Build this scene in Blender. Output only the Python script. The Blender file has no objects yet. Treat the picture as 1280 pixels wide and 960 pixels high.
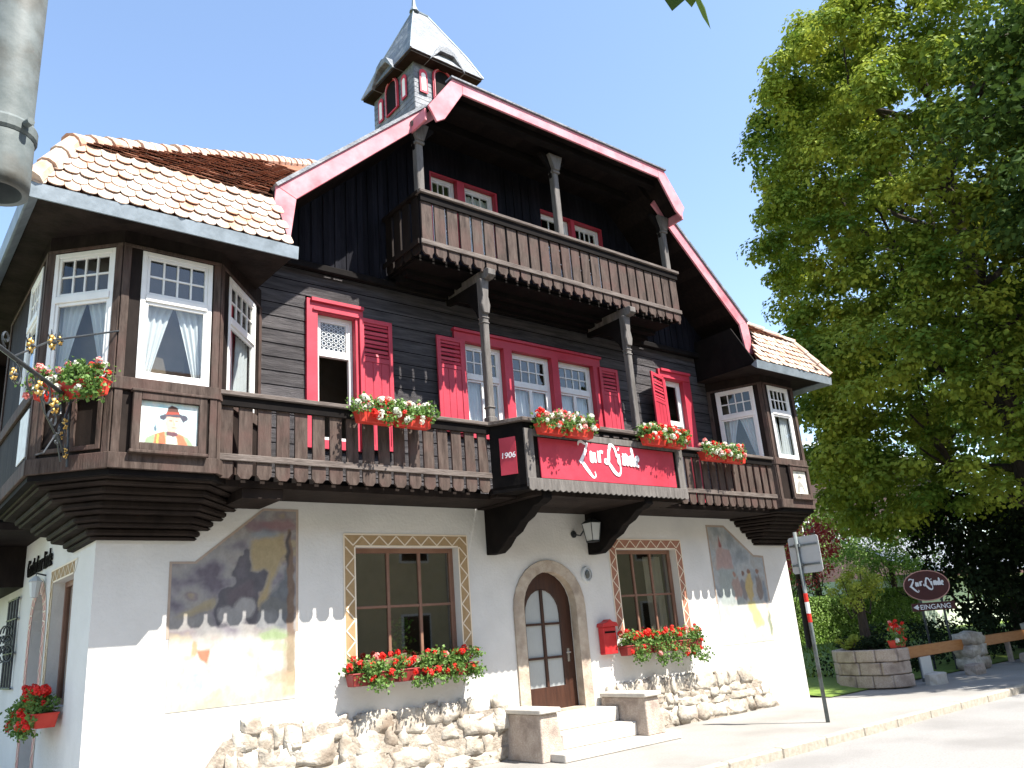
import bpy, math, random
from mathutils import Vector, Matrix, noise
from mathutils.geometry import tessellate_polygon
R=random.Random(7)
col=bpy.context.scene.collection
S=bpy.context.scene
# ------------------------------------------------------------------ camera
yaw,pit,rol=[math.radians(a) for a in (39.928,17.077,-4.539)]
f=Vector((math.sin(yaw)*math.cos(pit),math.cos(yaw)*math.cos(pit),math.sin(pit)))
r=Vector((math.cos(yaw),-math.sin(yaw),0)); u=r.cross(f)
r2=math.cos(rol)*r+math.sin(rol)*u; u2=-math.sin(rol)*r+math.cos(rol)*u
cam=bpy.data.objects.new('camera',bpy.data.cameras.new('camera')); col.objects.link(cam)
cam.matrix_world=Matrix(((r2.x,u2.x,-f.x,-2.145),(r2.y,u2.y,-f.y,-10.0),(r2.z,u2.z,-f.z,1.72),(0,0,0,1)))
cam.data.lens=36*1010.45/1280; cam.data.sensor_width=36; cam.data.clip_end=2000; cam.data.clip_start=.05
S.camera=cam
# ------------------------------------------------------------------ light
L=Vector((-.42,1.0,-1.62)).normalized()
sun=bpy.data.lights.new('sun','SUN'); sun.energy=4.9; sun.angle=math.radians(.53); sun.color=(1,.955,.88)
so=bpy.data.objects.new('sun',sun); col.objects.link(so); so.rotation_euler=L.to_track_quat('-Z','Y').to_euler(); so.location=(5,-20,30)
w=bpy.data.worlds.new('World'); S.world=w; w.use_nodes=True
nt=w.node_tree; bg=nt.nodes['Background']; sky=nt.nodes.new('ShaderNodeTexSky'); sky.sky_type='NISHITA'; sky.sun_disc=False
sky.sun_elevation=math.asin(-L.z); sky.sun_rotation=math.atan2(-L.x,-L.y)
sky.air_density=1.1; sky.dust_density=.8; sky.ozone_density=.25; sky.altitude=600
nt.links.new(sky.outputs[0],bg.inputs[0]); bg.inputs[1].default_value=.125
S.view_settings.view_transform='Standard'; S.view_settings.look='None'; S.view_settings.exposure=1.5; S.view_settings.gamma=1
# ------------------------------------------------------------------ materials
def mat(name,c,c2=None,rough=.7,scale=6,bump=0,bscale=None,stretch=(1,1,1),metal=0,spec=.4,detail=6,contrast=(.35,.65),dirt=None,trans=0):
    m=bpy.data.materials.new(name); m.use_nodes=True; t=m.node_tree; p=t.nodes['Principled BSDF']
    p.inputs['Roughness'].default_value=rough; p.inputs['Metallic'].default_value=metal; p.inputs['Specular IOR Level'].default_value=spec
    p.inputs['Base Color'].default_value=(*c,1)
    tc=t.nodes.new('ShaderNodeTexCoord'); mp=t.nodes.new('ShaderNodeMapping'); mp.inputs['Scale'].default_value=stretch
    t.links.new(tc.outputs['Object'],mp.inputs[0])
    out=None
    if c2:
        n=t.nodes.new('ShaderNodeTexNoise'); n.inputs['Scale'].default_value=scale; n.inputs['Detail'].default_value=detail; n.inputs['Roughness'].default_value=.65
        t.links.new(mp.outputs[0],n.inputs['Vector'])
        cr=t.nodes.new('ShaderNodeValToRGB'); cr.color_ramp.elements[0].position=contrast[0]; cr.color_ramp.elements[1].position=contrast[1]
        cr.color_ramp.elements[0].color=(*c,1); cr.color_ramp.elements[1].color=(*c2,1)
        t.links.new(n.outputs['Fac'],cr.inputs[0]); out=cr.outputs[0]
        if dirt:
            n2=t.nodes.new('ShaderNodeTexNoise'); n2.inputs['Scale'].default_value=dirt[1]; n2.inputs['Detail'].default_value=5
            t.links.new(tc.outputs['Object'],n2.inputs['Vector'])
            c3=t.nodes.new('ShaderNodeValToRGB'); c3.color_ramp.elements[0].position=.48; c3.color_ramp.elements[1].position=.72
            t.links.new(n2.outputs['Fac'],c3.inputs[0])
            mx=t.nodes.new('ShaderNodeMix'); mx.data_type='RGBA'; mx.inputs[7].default_value=(*dirt[0],1)
            t.links.new(c3.outputs[0],mx.inputs[0]); t.links.new(out,mx.inputs[6]); out=mx.outputs[2]
        t.links.new(out,p.inputs['Base Color'])
    if bump:
        n=t.nodes.new('ShaderNodeTexNoise'); n.inputs['Scale'].default_value=bscale or scale*3; n.inputs['Detail'].default_value=6
        t.links.new(mp.outputs[0],n.inputs['Vector'])
        b=t.nodes.new('ShaderNodeBump'); b.inputs['Strength'].default_value=bump; b.inputs['Distance'].default_value=.02
        t.links.new(n.outputs['Fac'],b.inputs['Height']); t.links.new(b.outputs[0],p.inputs['Normal'])
    if trans:
        tr=t.nodes.new('ShaderNodeBsdfTranslucent'); ms=t.nodes.new('ShaderNodeMixShader'); ms.inputs[0].default_value=trans
        if out: t.links.new(out,tr.inputs[0])
        else: tr.inputs[0].default_value=(*c,1)
        t.links.new(p.outputs[0],ms.inputs[1]); t.links.new(tr.outputs[0],ms.inputs[2]); t.links.new(ms.outputs[0],t.nodes['Material Output'].inputs[0])
    return m
def boardmat(name,c,c2,axis,step,rough=.75,weather=None):
    """stained boards: every board its own tone, grain along it"""
    m=mat(name,c,c2,rough,3,.5,14,stretch=((.6,.6,6) if axis=='z' else (6,6,.5)),dirt=weather)
    t=m.node_tree; p=t.nodes['Principled BSDF']; tc=t.nodes.new('ShaderNodeTexCoord'); sp=t.nodes.new('ShaderNodeSeparateXYZ'); t.links.new(tc.outputs['Object'],sp.inputs[0])
    mt=t.nodes.new('ShaderNodeMath'); mt.operation='DIVIDE'; mt.inputs[1].default_value=step; t.links.new(sp.outputs['Z' if axis=='z' else 'X'],mt.inputs[0])
    fl=t.nodes.new('ShaderNodeMath'); fl.operation='FLOOR'; t.links.new(mt.outputs[0],fl.inputs[0])
    wn=t.nodes.new('ShaderNodeTexWhiteNoise'); wn.noise_dimensions='1D'; t.links.new(fl.outputs[0],wn.inputs['W'])
    hs=t.nodes.new('ShaderNodeHueSaturation'); mr=t.nodes.new('ShaderNodeMapRange'); mr.inputs[3].default_value=.7; mr.inputs[4].default_value=1.3
    t.links.new(wn.outputs['Value'],mr.inputs[0]); t.links.new(mr.outputs[0],hs.inputs['Value'])
    src=p.inputs['Base Color'].links[0].from_socket; t.links.new(src,hs.inputs['Color']); t.links.new(hs.outputs[0],p.inputs['Base Color'])
    return m
M={}
M['plaster']=mat('plaster',(.64,.625,.59),(.56,.545,.51),.9,1.3,.35,22,dirt=((.50,.49,.465),.7),contrast=(.3,.75))
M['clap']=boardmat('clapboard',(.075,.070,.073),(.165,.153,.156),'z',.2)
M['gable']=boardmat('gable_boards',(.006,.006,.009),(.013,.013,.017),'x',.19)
M['dark']=mat('dark_timber',(.011,.008,.007),(.026,.019,.016),.7,3,.35,12,stretch=(1,1,.4))
M['black']=mat('black_timber',(.006,.005,.005),(.011,.009,.008),.75,3,.2)
M['brown']=mat('brown_timber',(.038,.026,.021),(.095,.070,.058),.75,5,.45,16,stretch=(3,3,.5),dirt=((.085,.05,.042),3))
M['rail']=mat('weathered_rail',(.070,.054,.046),(.15,.125,.11),.75,6,.4,20,stretch=(.5,3,3))
M['grey']=mat('grey_timber',(.085,.077,.07),(.165,.15,.138),.8,4,.5,18,stretch=(3,3,.4))
M['red']=mat('red_paint',(.40,.028,.05),(.47,.04,.065),.5,2.5,.1,12,dirt=((.34,.022,.04),1.5))
M['verge']=mat('faded_red_paint',(.46,.15,.18),(.58,.25,.27),.6,2.2,.15,10,dirt=((.5,.1,.12),3))
M['white']=mat('white_paint',(.78,.77,.74),(.68,.67,.64),.45,3,.05,20)
M['curtain']=mat('net_curtain',(.80,.81,.80),(.72,.73,.73),.9,4,trans=.35)
M['brownframe']=mat('brown_window_paint',(.17,.085,.055),(.22,.12,.08),.5,4)
M['door']=mat('varnished_door',(.035,.015,.010),(.062,.026,.016),.35,4,.2,14,stretch=(4,4,.4))
M['stone']=mat('sandstone',(.36,.29,.22),(.46,.39,.31),.9,7,.5,30,dirt=((.24,.19,.15),3))
M['pier']=mat('cast_stone',(.34,.27,.22),(.46,.39,.33),.9,40,.6,60,dirt=((.22,.17,.14),4))
M['rubble']=mat('rubble_stone',(.32,.285,.23),(.60,.55,.47),.92,5,1.0,16,dirt=((.20,.15,.11),2.3))
M['mortar']=mat('mortar',(.40,.35,.29),(.22,.18,.14),.95,12,.8,30)
M['step']=mat('step_stone',(.50,.47,.42),(.42,.39,.35),.85,9,.3)
M['pave']=mat('pavement_asphalt',(.23,.218,.20),(.30,.285,.265),.9,30,.25,90,dirt=((.19,.18,.165),.6))
M['road']=mat('road_asphalt',(.21,.203,.195),(.28,.272,.26),.9,40,.3,120,dirt=((.17,.163,.155),.5))
M['kerb']=mat('granite_kerb',(.28,.25,.20),(.40,.36,.30),.85,14,.4,40)
M['metal']=mat('zinc',(.24,.28,.31),(.16,.19,.21),.5,5,.1,metal=.3)
M['galv']=mat('galvanised_steel',(.10,.12,.12),(.16,.18,.18),.6,9,.1,spec=.2,dirt=((.07,.06,.045),5))
M['iron']=mat('wrought_iron',(.03,.035,.04),(.06,.065,.07),.45,8,metal=.4)
M['gold']=mat('gilding',(.75,.50,.16),(.55,.33,.08),.4,20,metal=.7)
M['tile']=mat('sunny_roof_tile',(.40,.265,.19),(.56,.455,.375),.9,2.6,.3,30,dirt=((.44,.22,.13),4))  # pale copy of the roof tile, sunlight put into its colour
M['tilebrown']=mat('shaded_brown_roof_tile',(.19,.08,.045),(.31,.15,.095),.9,5,.4,30,dirt=((.13,.07,.05),2.5))  # brown copy, shade on the tile butts put into its colour
M['slate']=mat('slate',(.07,.08,.095),(.15,.165,.185),.55,18,.4,30,dirt=((.24,.25,.26),5))
M['soffit']=boardmat('soffit_boards',(.008,.006,.006),(.015,.011,.009),'x',.16)
M['cream']=mat('cream_line',(.70,.60,.46))
M['band']=mat('painted_band',(.30,.20,.095),(.37,.25,.13),.9,10)
M['bandred']=mat('painted_band_red',(.28,.12,.075),(.35,.17,.11),.9,10)
M['bandpink']=mat('painted_band_pink',(.50,.25,.21),(.56,.31,.26),.9,10)
M['box']=mat('red_planter',(.46,.025,.015),(.54,.05,.03),.45,5)
M['boxdark']=mat('dark_red_planter',(.16,.018,.016),(.26,.03,.026),.5,5)
M['fred']=mat('red_petals',(.72,.015,.012),(.82,.05,.03),.6,30,trans=.25)
M['fwhite']=mat('white_petals',(.85,.84,.76),(.72,.74,.60),.7,30,trans=.25)
M['fpink']=mat('pink_petals',(.80,.25,.22),(.80,.40,.36),.7,30,trans=.25)
M['leaf']=mat('geranium_leaves',(.07,.15,.025),(.16,.27,.06),.6,9,trans=.3)
M['linden']=mat('linden_leaves',(.09,.155,.018),(.36,.41,.055),.65,.5,trans=.32,spec=.15,contrast=(.38,.62),detail=3)
M['lindendark']=mat('near_leaves',(.030,.060,.012),(.060,.10,.02),.75,1.5,trans=.25,spec=.08)
M['shrub']=mat('shrub_leaves',(.09,.17,.025),(.17,.27,.05),.6,1.2,trans=.35)
M['yellowleaf']=mat('yellow_green_leaves',(.24,.30,.03),(.36,.40,.06),.6,2,trans=.35)
M['hedge']=mat('hedge_leaves',(.12,.22,.035),(.23,.34,.07),.6,3,trans=.3)
M['maple']=mat('red_maple_leaves',(.38,.03,.04),(.52,.09,.08),.6,2,trans=.35)
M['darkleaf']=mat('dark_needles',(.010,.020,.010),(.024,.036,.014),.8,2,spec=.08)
M['bark']=mat('bark',(.035,.027,.022),(.075,.06,.05),.95,8,.8,20,stretch=(4,4,.5))
M['lawn']=mat('lawn',(.09,.15,.02),(.17,.24,.035),.9,6,.5,50)
M['soil']=mat('soil',(.05,.035,.025))
M['orange']=mat('orange_wood',(.42,.16,.04),(.50,.22,.07),.6,6,stretch=(.5,3,3))
M['signred']=mat('sign_maroon',(.055,.010,.010),(.075,.014,.012),.5,6)
M['signwhite']=mat('sign_white',(.80,.80,.80))
M['interior']=mat('reflection_brown_interior',(.09,.07,.045),(.13,.10,.07),.95,3)  # brown raised to stand in for the tan reflection in the panes
M['greenwall']=mat('pale_green_render',(.42,.47,.36),(.50,.54,.42),.9,2)
M['whiteroof']=mat('bright_sheet_roof',(.20,.205,.22),(.16,.165,.18),.5,2)
M['brownwall']=mat('brown_cladding',(.035,.018,.016),(.06,.032,.028),.8,3,stretch=(.3,1,3))
M['chrome']=mat('steel',(.6,.6,.6),metal=1,rough=.25)
M['lampglass']=mat('frosted_lamp_glass',(.50,.52,.52),rough=.35)
M['panelgrey']=mat('grey_sign_back',(.42,.43,.43),(.36,.37,.37),.5,3)
M['frost']=mat('net_backed_glass',(.40,.42,.41),(.34,.36,.355),.25,30,stretch=(8,1,.3))
M['rust']=mat('mailbox_red',(.40,.012,.015),(.46,.03,.03),.4,8)
def glassmat(name,tint,mixf=.0):
    m=bpy.data.materials.new(name); m.use_nodes=True; t=m.node_tree; t.nodes.remove(t.nodes['Principled BSDF'])
    tr=t.nodes.new('ShaderNodeBsdfTransparent'); tr.inputs[0].default_value=(*tint,1)
    gl=t.nodes.new('ShaderNodeBsdfGlossy'); gl.inputs['Roughness'].default_value=.02
    fr=t.nodes.new('ShaderNodeFresnel'); fr.inputs[0].default_value=1.55
    ge=t.nodes.new('ShaderNodeNewGeometry'); io=t.nodes.new('ShaderNodeMath'); io.operation='MULTIPLY_ADD'; io.inputs[1].default_value=1/1.5-1.5; io.inputs[2].default_value=1.5
    t.links.new(ge.outputs['Backfacing'],io.inputs[0]); t.links.new(io.outputs[0],fr.inputs[0])
    ad=t.nodes.new('ShaderNodeMath'); ad.operation='MULTIPLY_ADD'; ad.inputs[1].default_value=1.3; ad.inputs[2].default_value=mixf; t.links.new(fr.outputs[0],ad.inputs[0])
    ms=t.nodes.new('ShaderNodeMixShader'); t.links.new(ad.outputs[0],ms.inputs[0]); t.links.new(tr.outputs[0],ms.inputs[1]); t.links.new(gl.outputs[0],ms.inputs[2]); t.links.new(ms.outputs[0],t.nodes['Material Output'].inputs[0])
    return m
for _k,_v in (('clap',.12),('gable',.06),('dark',.08),('black',.06),('brown',.15),('soffit',.05),('rail',.2),('grey',.2),('bark',.1),('tilebrown',.1),('linden',.12)):
    M[_k].node_tree.nodes['Principled BSDF'].inputs['Specular IOR Level'].default_value=_v
M['glass']=glassmat('window_glass',(.86,.9,.9),.03)
M['dglass']=glassmat('dim_window_glass',(.6,.58,.5),.13)
# painted pictures
def paintmat(name,stops,scale,seed=0,stretch=(1,1,1),dist=1.5):
    m=bpy.data.materials.new(name); m.use_nodes=True; t=m.node_tree; p=t.nodes['Principled BSDF']; p.inputs['Roughness'].default_value=.95; p.inputs['Specular IOR Level'].default_value=.1
    tc=t.nodes.new('ShaderNodeTexCoord'); mp=t.nodes.new('ShaderNodeMapping'); mp.inputs['Scale'].default_value=stretch; mp.inputs['Location'].default_value=(seed,seed*.7,seed*1.3)
    n=t.nodes.new('ShaderNodeTexNoise'); n.inputs['Scale'].default_value=scale; n.inputs['Detail'].default_value=4; n.inputs['Distortion'].default_value=dist
    cr=t.nodes.new('ShaderNodeValToRGB'); cr.color_ramp.elements.remove(cr.color_ramp.elements[1])
    for i,(ps,c) in enumerate(stops):
        e=cr.color_ramp.elements[0] if i==0 else cr.color_ramp.elements.new(ps); e.position=ps; e.color=(*c,1)
    t.links.new(tc.outputs['Object'],mp.inputs[0]); t.links.new(mp.outputs[0],n.inputs['Vector']); t.links.new(n.outputs['Fac'],cr.inputs[0]); t.links.new(cr.outputs[0],p.inputs['Base Color'])
    return m
M['mural_sky']=paintmat('mural_sky',[(.3,(.15,.135,.15)),(.42,(.22,.21,.215)),(.5,(.25,.24,.225)),(.58,(.21,.18,.18)),(.7,(.29,.25,.18))],2.3,3,(1,1,1.6),.8)
M['mural_low']=paintmat('mural_low',[(.3,(.62,.60,.54)),(.45,(.72,.70,.64)),(.55,(.66,.66,.5)),(.7,(.70,.58,.42))],3,5)
M['mural_blue']=paintmat('mural_blue',[(.3,(.24,.26,.27)),(.5,(.31,.33,.335)),(.7,(.36,.35,.33))],2.2,9)
def flat(n,c): M[n]=mat(n,c,tuple(x*.82 for x in c),.95,9)
flat('p_shadow',(.105,.10,.105)); flat('p_yellow',(.30,.25,.15)); flat('p_cloud',(.28,.27,.26)); flat('p_trunk',(.22,.16,.12)); flat('p_redcl',(.22,.13,.13)); flat('p_hill',(.13,.14,.14))
flat('p_flag',(.75,.28,.15)); flat('p_blue',(.55,.66,.78)); flat('p_ochre',(.68,.52,.30)); flat('p_green',(.42,.55,.34)); flat('p_pink',(.62,.42,.36)); flat('p_pale',(.78,.80,.78))
flat('p_cyan',(.52,.74,.76)); flat('p_hat',(.15,.08,.07)); flat('p_hatgrey',(.10,.10,.13)); flat('p_skin',(.72,.48,.36)); flat('p_vest',(.62,.17,.09)); flat('p_dkgreen',(.20,.28,.17)); flat('p_sketch',(.30,.28,.26)); flat('p_brown',(.33,.18,.10)); flat('p_border',(.38,.30,.24))
# ------------------------------------------------------------------ object helpers
def tag(o,label=None,cat=None,group=None,kind=None):
    if label:o['label']=label
    if cat:o['category']=cat
    if group:o['group']=group
    if kind:o['kind']=kind
    return o
def empty(name,loc,label,cat,group=None):
    o=bpy.data.objects.new(name,None); o.empty_display_size=.2; col.objects.link(o); o.location=loc
    return tag(o,label,cat,group)
def rootloc(p):
    while p and p.parent: p=p.parent
    return Vector(p.location) if p else Vector((0,0,0))
class Fr:
    """local frame: u along, v up, n outward"""
    def __init__(s,O,U,N=None):
        s.O=Vector(O); s.U=Vector(U).normalized(); s.N=Vector(N) if N else Vector((-s.U.y,s.U.x,0)); s.V=Vector((0,0,1))
    def __call__(s,u,v,n=0): return s.O+s.U*u+s.V*v+s.N*n
W=Fr((0,0,0),(1,0,0),(0,-1,0))       # front wall: u=x, v=z, n toward street
class MB:
    def __init__(s): s.v=[];s.f=[];s.sm=False
    def quad(s,*p):
        b=len(s.v); s.v+=[Vector(q) for q in p]; s.f.append(tuple(range(b,b+len(p)))); return s
    def box(s,x0,x1,y0,y1,z0,z1): return s.fb(W,x0,x1,z0,z1,-y1,-y0)
    def fb(s,F,u0,u1,v0,v1,n0,n1,tilt=0):
        b=len(s.v)
        for n in (n0,n1):
            for (a,c) in ((u0,v0),(u1,v0),(u1,v1),(u0,v1)):
                s.v.append(F(a,c,n-(tilt if (c==v1 and n==n1) else 0)))
        s.f+=[(b,b+1,b+2,b+3),(b+4,b+7,b+6,b+5),(b,b+4,b+5,b+1),(b+1,b+5,b+6,b+2),(b+2,b+6,b+7,b+3),(b+3,b+7,b+4,b)]; return s
    def prism(s,F,pts,n0,n1):
        b=len(s.v); k=len(pts)
        for n in (n0,n1):
            for a,c in pts: s.v.append(F(a,c,n))
        tr=tessellate_polygon([[Vector((a,c,0)) for a,c in pts]])
        for t in tr: s.f.append(tuple(b+i for i in t)); s.f.append(tuple(b+k+i for i in reversed(t)))
        for i in range(k): j=(i+1)%k; s.f.append((b+i,b+j,b+k+j,b+k+i))
        return s
    def hprism(s,pts,z0,z1):
        b=len(s.v); k=len(pts)
        for z in (z0,z1):
            for a,c in pts: s.v.append(Vector((a,c,z)))
        tr=tessellate_polygon([[Vector((a,c,0)) for a,c in pts]])
        for t in tr: s.f.append(tuple(b+i for i in t)); s.f.append(tuple(b+k+i for i in reversed(t)))
        for i in range(k): j=(i+1)%k; s.f.append((b+i,b+j,b+k+j,b+k+i))
        return s
    def holes(s,F,outer,hs,n0,n1):
        """plate with holes, faces front and back plus reveals"""
        loops=[outer]+hs; allp=[p for l in loops for p in l]; b=len(s.v); k=len(allp)
        for n in (n0,n1):
            for a,c in allp: s.v.append(F(a,c,n))
        for t in tessellate_polygon([[Vector((a,c,0)) for a,c in l] for l in loops]): s.f.append(tuple(b+i for i in t)); s.f.append(tuple(b+k+i for i in reversed(t)))
        o=0
        for l in loops:
            m=len(l)
            for i in range(m): j=(i+1)%m; s.f.append((b+o+i,b+o+j,b+k+o+j,b+k+o+i))
            o+=m
        return s
    def tube(s,pts,rad,seg=8,cap=True):
        pts=[Vector(p) for p in pts]; n=len(pts); rads=rad if isinstance(rad,(list,tuple)) else [rad]*n
        b=len(s.v); up=None
        for i,p in enumerate(pts):
            d=(pts[min(i+1,n-1)]-pts[max(i-1,0)]).normalized()
            a=d.orthogonal().normalized() if up is None else (up-d*up.dot(d)).normalized()
            up=a; c=d.cross(a)
            for k in range(seg):
                t=2*math.pi*k/seg; s.v.append(p+(a*math.cos(t)+c*math.sin(t))*rads[i])
        for i in range(n-1):
            for k in range(seg):
                q=(k+1)%seg; s.f.append((b+i*seg+k,b+i*seg+q,b+(i+1)*seg+q,b+(i+1)*seg+k))
        if cap: s.f.append(tuple(b+k for k in reversed(range(seg)))); s.f.append(tuple(b+(n-1)*seg+k for k in range(seg)))
        return s
    def lathe(s,c,prof,seg=16):
        b=len(s.v); n=len(prof); c=Vector(c)
        for rr,z in prof:
            for k in range(seg):
                t=2*math.pi*k/seg; s.v.append(c+Vector((rr*math.cos(t),rr*math.sin(t),z)))
        for i in range(n-1):
            for k in range(seg):
                q=(k+1)%seg; s.f.append((b+i*seg+k,b+i*seg+q,b+(i+1)*seg+q,b+(i+1)*seg+k))
        return s
    def blob(s,c,rx,ry,rz,rng,rough=.15,lat=6,lon=9,sq=1.0):
        b=len(s.v); c=Vector(c); sd=Vector((rng.random()*50,rng.random()*50,rng.random()*50))
        def pw(a): return math.copysign(abs(a)**sq,a)
        for i in range(lat+1):
            th=math.pi*i/lat
            for k in range(lon):
                ph=2*math.pi*k/lon; d=Vector((math.sin(th)*math.cos(ph),math.sin(th)*math.sin(ph),math.cos(th)))
                q=Vector((pw(d.x)*rx,pw(d.y)*ry,pw(d.z)*rz))*(1+rough*2*noise.noise(d*1.7+sd))
                s.v.append(c+q)
        for i in range(lat):
            for k in range(lon):
                q=(k+1)%lon; s.f.append((b+i*lon+k,b+i*lon+q,b+(i+1)*lon+q,b+(i+1)*lon+k))
        return s
    def leaf(s,c,size,rng,nrm=None,asp=.75,spread=1.0):
        d=Vector((rng.gauss(0,1),rng.gauss(0,1),rng.gauss(0,1))).normalized()
        n=(Vector(nrm)+d*spread).normalized() if nrm else d
        a=n.orthogonal().normalized(); a=(Matrix.Rotation(rng.random()*6.283,3,n)@a); e=n.cross(a); c=Vector(c)
        b=len(s.v); s.v+=[c-a*size*.5,c+e*size*asp*.5+n*size*.12,c+a*size*.5,c-e*size*asp*.5+n*size*.12]; s.f.append((b,b+1,b+2,b+3)); return s
    def build(s,name,m,parent=None,bev=0,smooth=False,label=None):
        me=bpy.data.meshes.new(name); off=rootloc(parent)
        me.from_pydata([v-off for v in s.v],[],s.f); me.materials.append(M[m] if isinstance(m,str) else m)
        import bmesh
        bm=bmesh.new(); bm.from_mesh(me); bmesh.ops.recalc_face_normals(bm,faces=bm.faces); bm.to_mesh(me); bm.free()
        if smooth:
            for p in me.polygons: p.use_smooth=True
        o=bpy.data.objects.new(name,me); col.objects.link(o); o.parent=parent
        if bev:
            b=o.modifiers.new('bevel','BEVEL'); b.width=bev; b.segments=1; b.limit_method='ANGLE'
        if label:o['label']=label
        return o
def rect(u0,u1,v0,v1): return [(u0,v0),(u1,v0),(u1,v1),(u0,v1)]
def ring(mb,F,u0,u1,v0,v1,t,n0,n1):
    mb.fb(F,u0,u0+t,v0,v1,n0,n1); mb.fb(F,u1-t,u1,v0,v1,n0,n1); mb.fb(F,u0+t,u1-t,v1-t,v1,n0,n1); mb.fb(F,u0+t,u1-t,v0,v0+t,n0,n1)
def textobj(name,body,F,u,v,size,n,m,parent,depth=.006,xs=1,shear=0,align='LEFT'):
    cu=bpy.data.curves.new('tmp','FONT'); cu.body=body; cu.size=size; cu.extrude=depth/2; cu.shear=shear; cu.align_x=align; cu.offset=size*.012
    o=bpy.data.objects.new('tmp',cu); col.objects.link(o); dg=bpy.context.evaluated_depsgraph_get(); me=bpy.data.meshes.new_from_object(o.evaluated_get(dg)); bpy.data.objects.remove(o)
    mb=MB(); mb.v=[F(u+q.co.x*xs,v+q.co.y,n+q.co.z) for q in me.vertices]; mb.f=[tuple(p.vertices) for p in me.polygons]; bpy.data.meshes.remove(me)
    return mb.build(name,m,parent)
def strokes(name,ss,F,n,wd,m,parent,sc=1,o=(0,0)):
    """brush lettering: ribbons of varying width"""
    mb=MB()
    for si,s_ in enumerate(ss):
        pts=[Vector((p[0],p[1],0)) for p in s_]; ws=[p[2] if len(p)>2 else 1 for p in s_]
        P=[];Q=[]
        for i in range(len(pts)-1):
            p0=pts[max(i-1,0)];p1=pts[i];p2=pts[i+1];p3=pts[min(i+2,len(pts)-1)]
            for k in range(5):
                t=k/5; P.append(.5*((2*p1)+(p2-p0)*t+(2*p0-5*p1+4*p2-p3)*t*t+(3*p1-p0-3*p2+p3)*t**3)); Q.append(ws[i]*(1-t)+ws[i+1]*t)
        P.append(pts[-1]);Q.append(ws[-1])
        b=len(mb.v)
        for i,p in enumerate(P):
            d=(P[min(i+1,len(P)-1)]-P[max(i-1,0)]); d=d.normalized() if d.length>1e-6 else Vector((1,0,0)); h=Vector((-d.y,d.x,0))*wd*Q[i]*.5
            for sg in (1,-1):
                for dn in (0,.005+si*.0006): 
                    q=p*1.0; q=Vector((q.x*sc+sg*h.x,q.y*sc+sg*h.y,0)); mb.v.append(F(o[0]+q.x,o[1]+q.y,n+dn))
        for i in range(len(P)-1):
            a=b+i*4; c=a+4
            mb.f+=[(a+1,c+1,c+3,a+3),(a,a+1,c+1,c),(a+2,c+2,c+3,a+3)]
    return mb.build(name,m,parent)
# ------------------------------------------------------------------ ground
def sheet(name,pts,m,z):
    mb=MB(); mb.v=[Vector((a,b,z)) for a,b in pts]; mb.f=[tuple(range(len(pts)))]; return tag(mb.build(name,m),kind='structure')
sheet('ground',[(-300,-300),(300,-300),(300,300),(-300,300)],'lawn',-.14)
sheet('road',[(-60,-14),(120,-14),(120,-2.9),(-60,-2.9)],'road',-.12)
mb=MB().box(-60,13.9,-2.94,9,-.3,0).box(13.9,80,-2.94,-.35,-.3,0); tag(mb.build('pavement','pave'),kind='structure')
kb=MB(); x=-20
while x<60:
    l=1.0+R.random()*.15; kb.box(x+.006,x+l-.006,-3.09,-2.945,-.25,.006+R.uniform(-.004,.004)); x+=l
tag(kb.build('kerb','kerb',bev=.015),kind='structure')
# gentle lawn behind
lm=MB(); nx,ny=24,12
for j in range(ny+1):
    for i in range(nx+1):
        X=13.6+i*2.2; Y=-.36+j*2.2; lm.v.append(Vector((X,Y,.02+.38*min(1,max(0,(Y)/4))+.03*noise.noise(Vector((X,Y,0))))))
for j in range(ny):
    for i in range(nx): a=j*(nx+1)+i; lm.f.append((a,a+1,a+nx+2,a+nx+1))
tag(lm.build('lawn','lawn',smooth=True),kind='structure')
gm=MB(); rg=random.Random(5)
for i in range(5000):
    X=rg.uniform(14,34); Y=rg.uniform(1.5,10); z=.02+.4*min(1,Y/4); a=rg.random()*6.28; h=rg.uniform(.05,.12)
    d=Vector((math.cos(a),math.sin(a),0))*.03; p=Vector((X,Y,z)); gm.quad(p-d,p+d,p+Vector((rg.uniform(-.04,.04),rg.uniform(-.04,.04),h)))
tag(gm.build('grass','lawn'),'short mown grass between the planter wall and the hedge','grass',kind='stuff')
# ================================================================== GUESTHOUSE
H=empty('guesthouse',(0,0,0),'alpine guesthouse with white ground floor, black timber upper floors, red shutters and tiled roof','guesthouse')
XR=13.42
# arch door hole
def arch(cx,hw,z0,zs,k=9,rise=1.0):
    p=[(cx-hw,z0),(cx+hw,z0)]
    for i in range(k+1):
        t=math.pi*i/k; p.append((cx+hw*math.cos(t),zs+hw*rise*math.sin(t)))
    return p
DCX=6.64
gw=MB()
gw.holes(W,[(0,-.1),(XR,-.1),(XR,3.75),(0,3.75)],[rect(3.22,4.92,1.45,3.0),arch(DCX,.56,.5,2.07,12,1.0),rect(8.27,9.85,1.45,2.98)],-.3,0)
SW=Fr((0,0,0),(0,1,0),(-1,0,0))     # side wall: u=y
gw.holes(SW,[(0.301,-.1),(9,-.1),(9,3.75),(.301,3.75)],[rect(1.0,2.2,1.3,2.8),arch(3.1,.42,.4,2.25,10,1.15)],-.25,0)
gw.box(XR-.3,XR-.002,.301,9,-.1,3.75); gw.box(.3,XR-.3,8.7,9,-.1,3.75)
gw.build('plaster_wall','plaster',H)
MB().box(.3,XR-.31,.9,8.6,.3,3.6).build('interior','interior',H)
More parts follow.
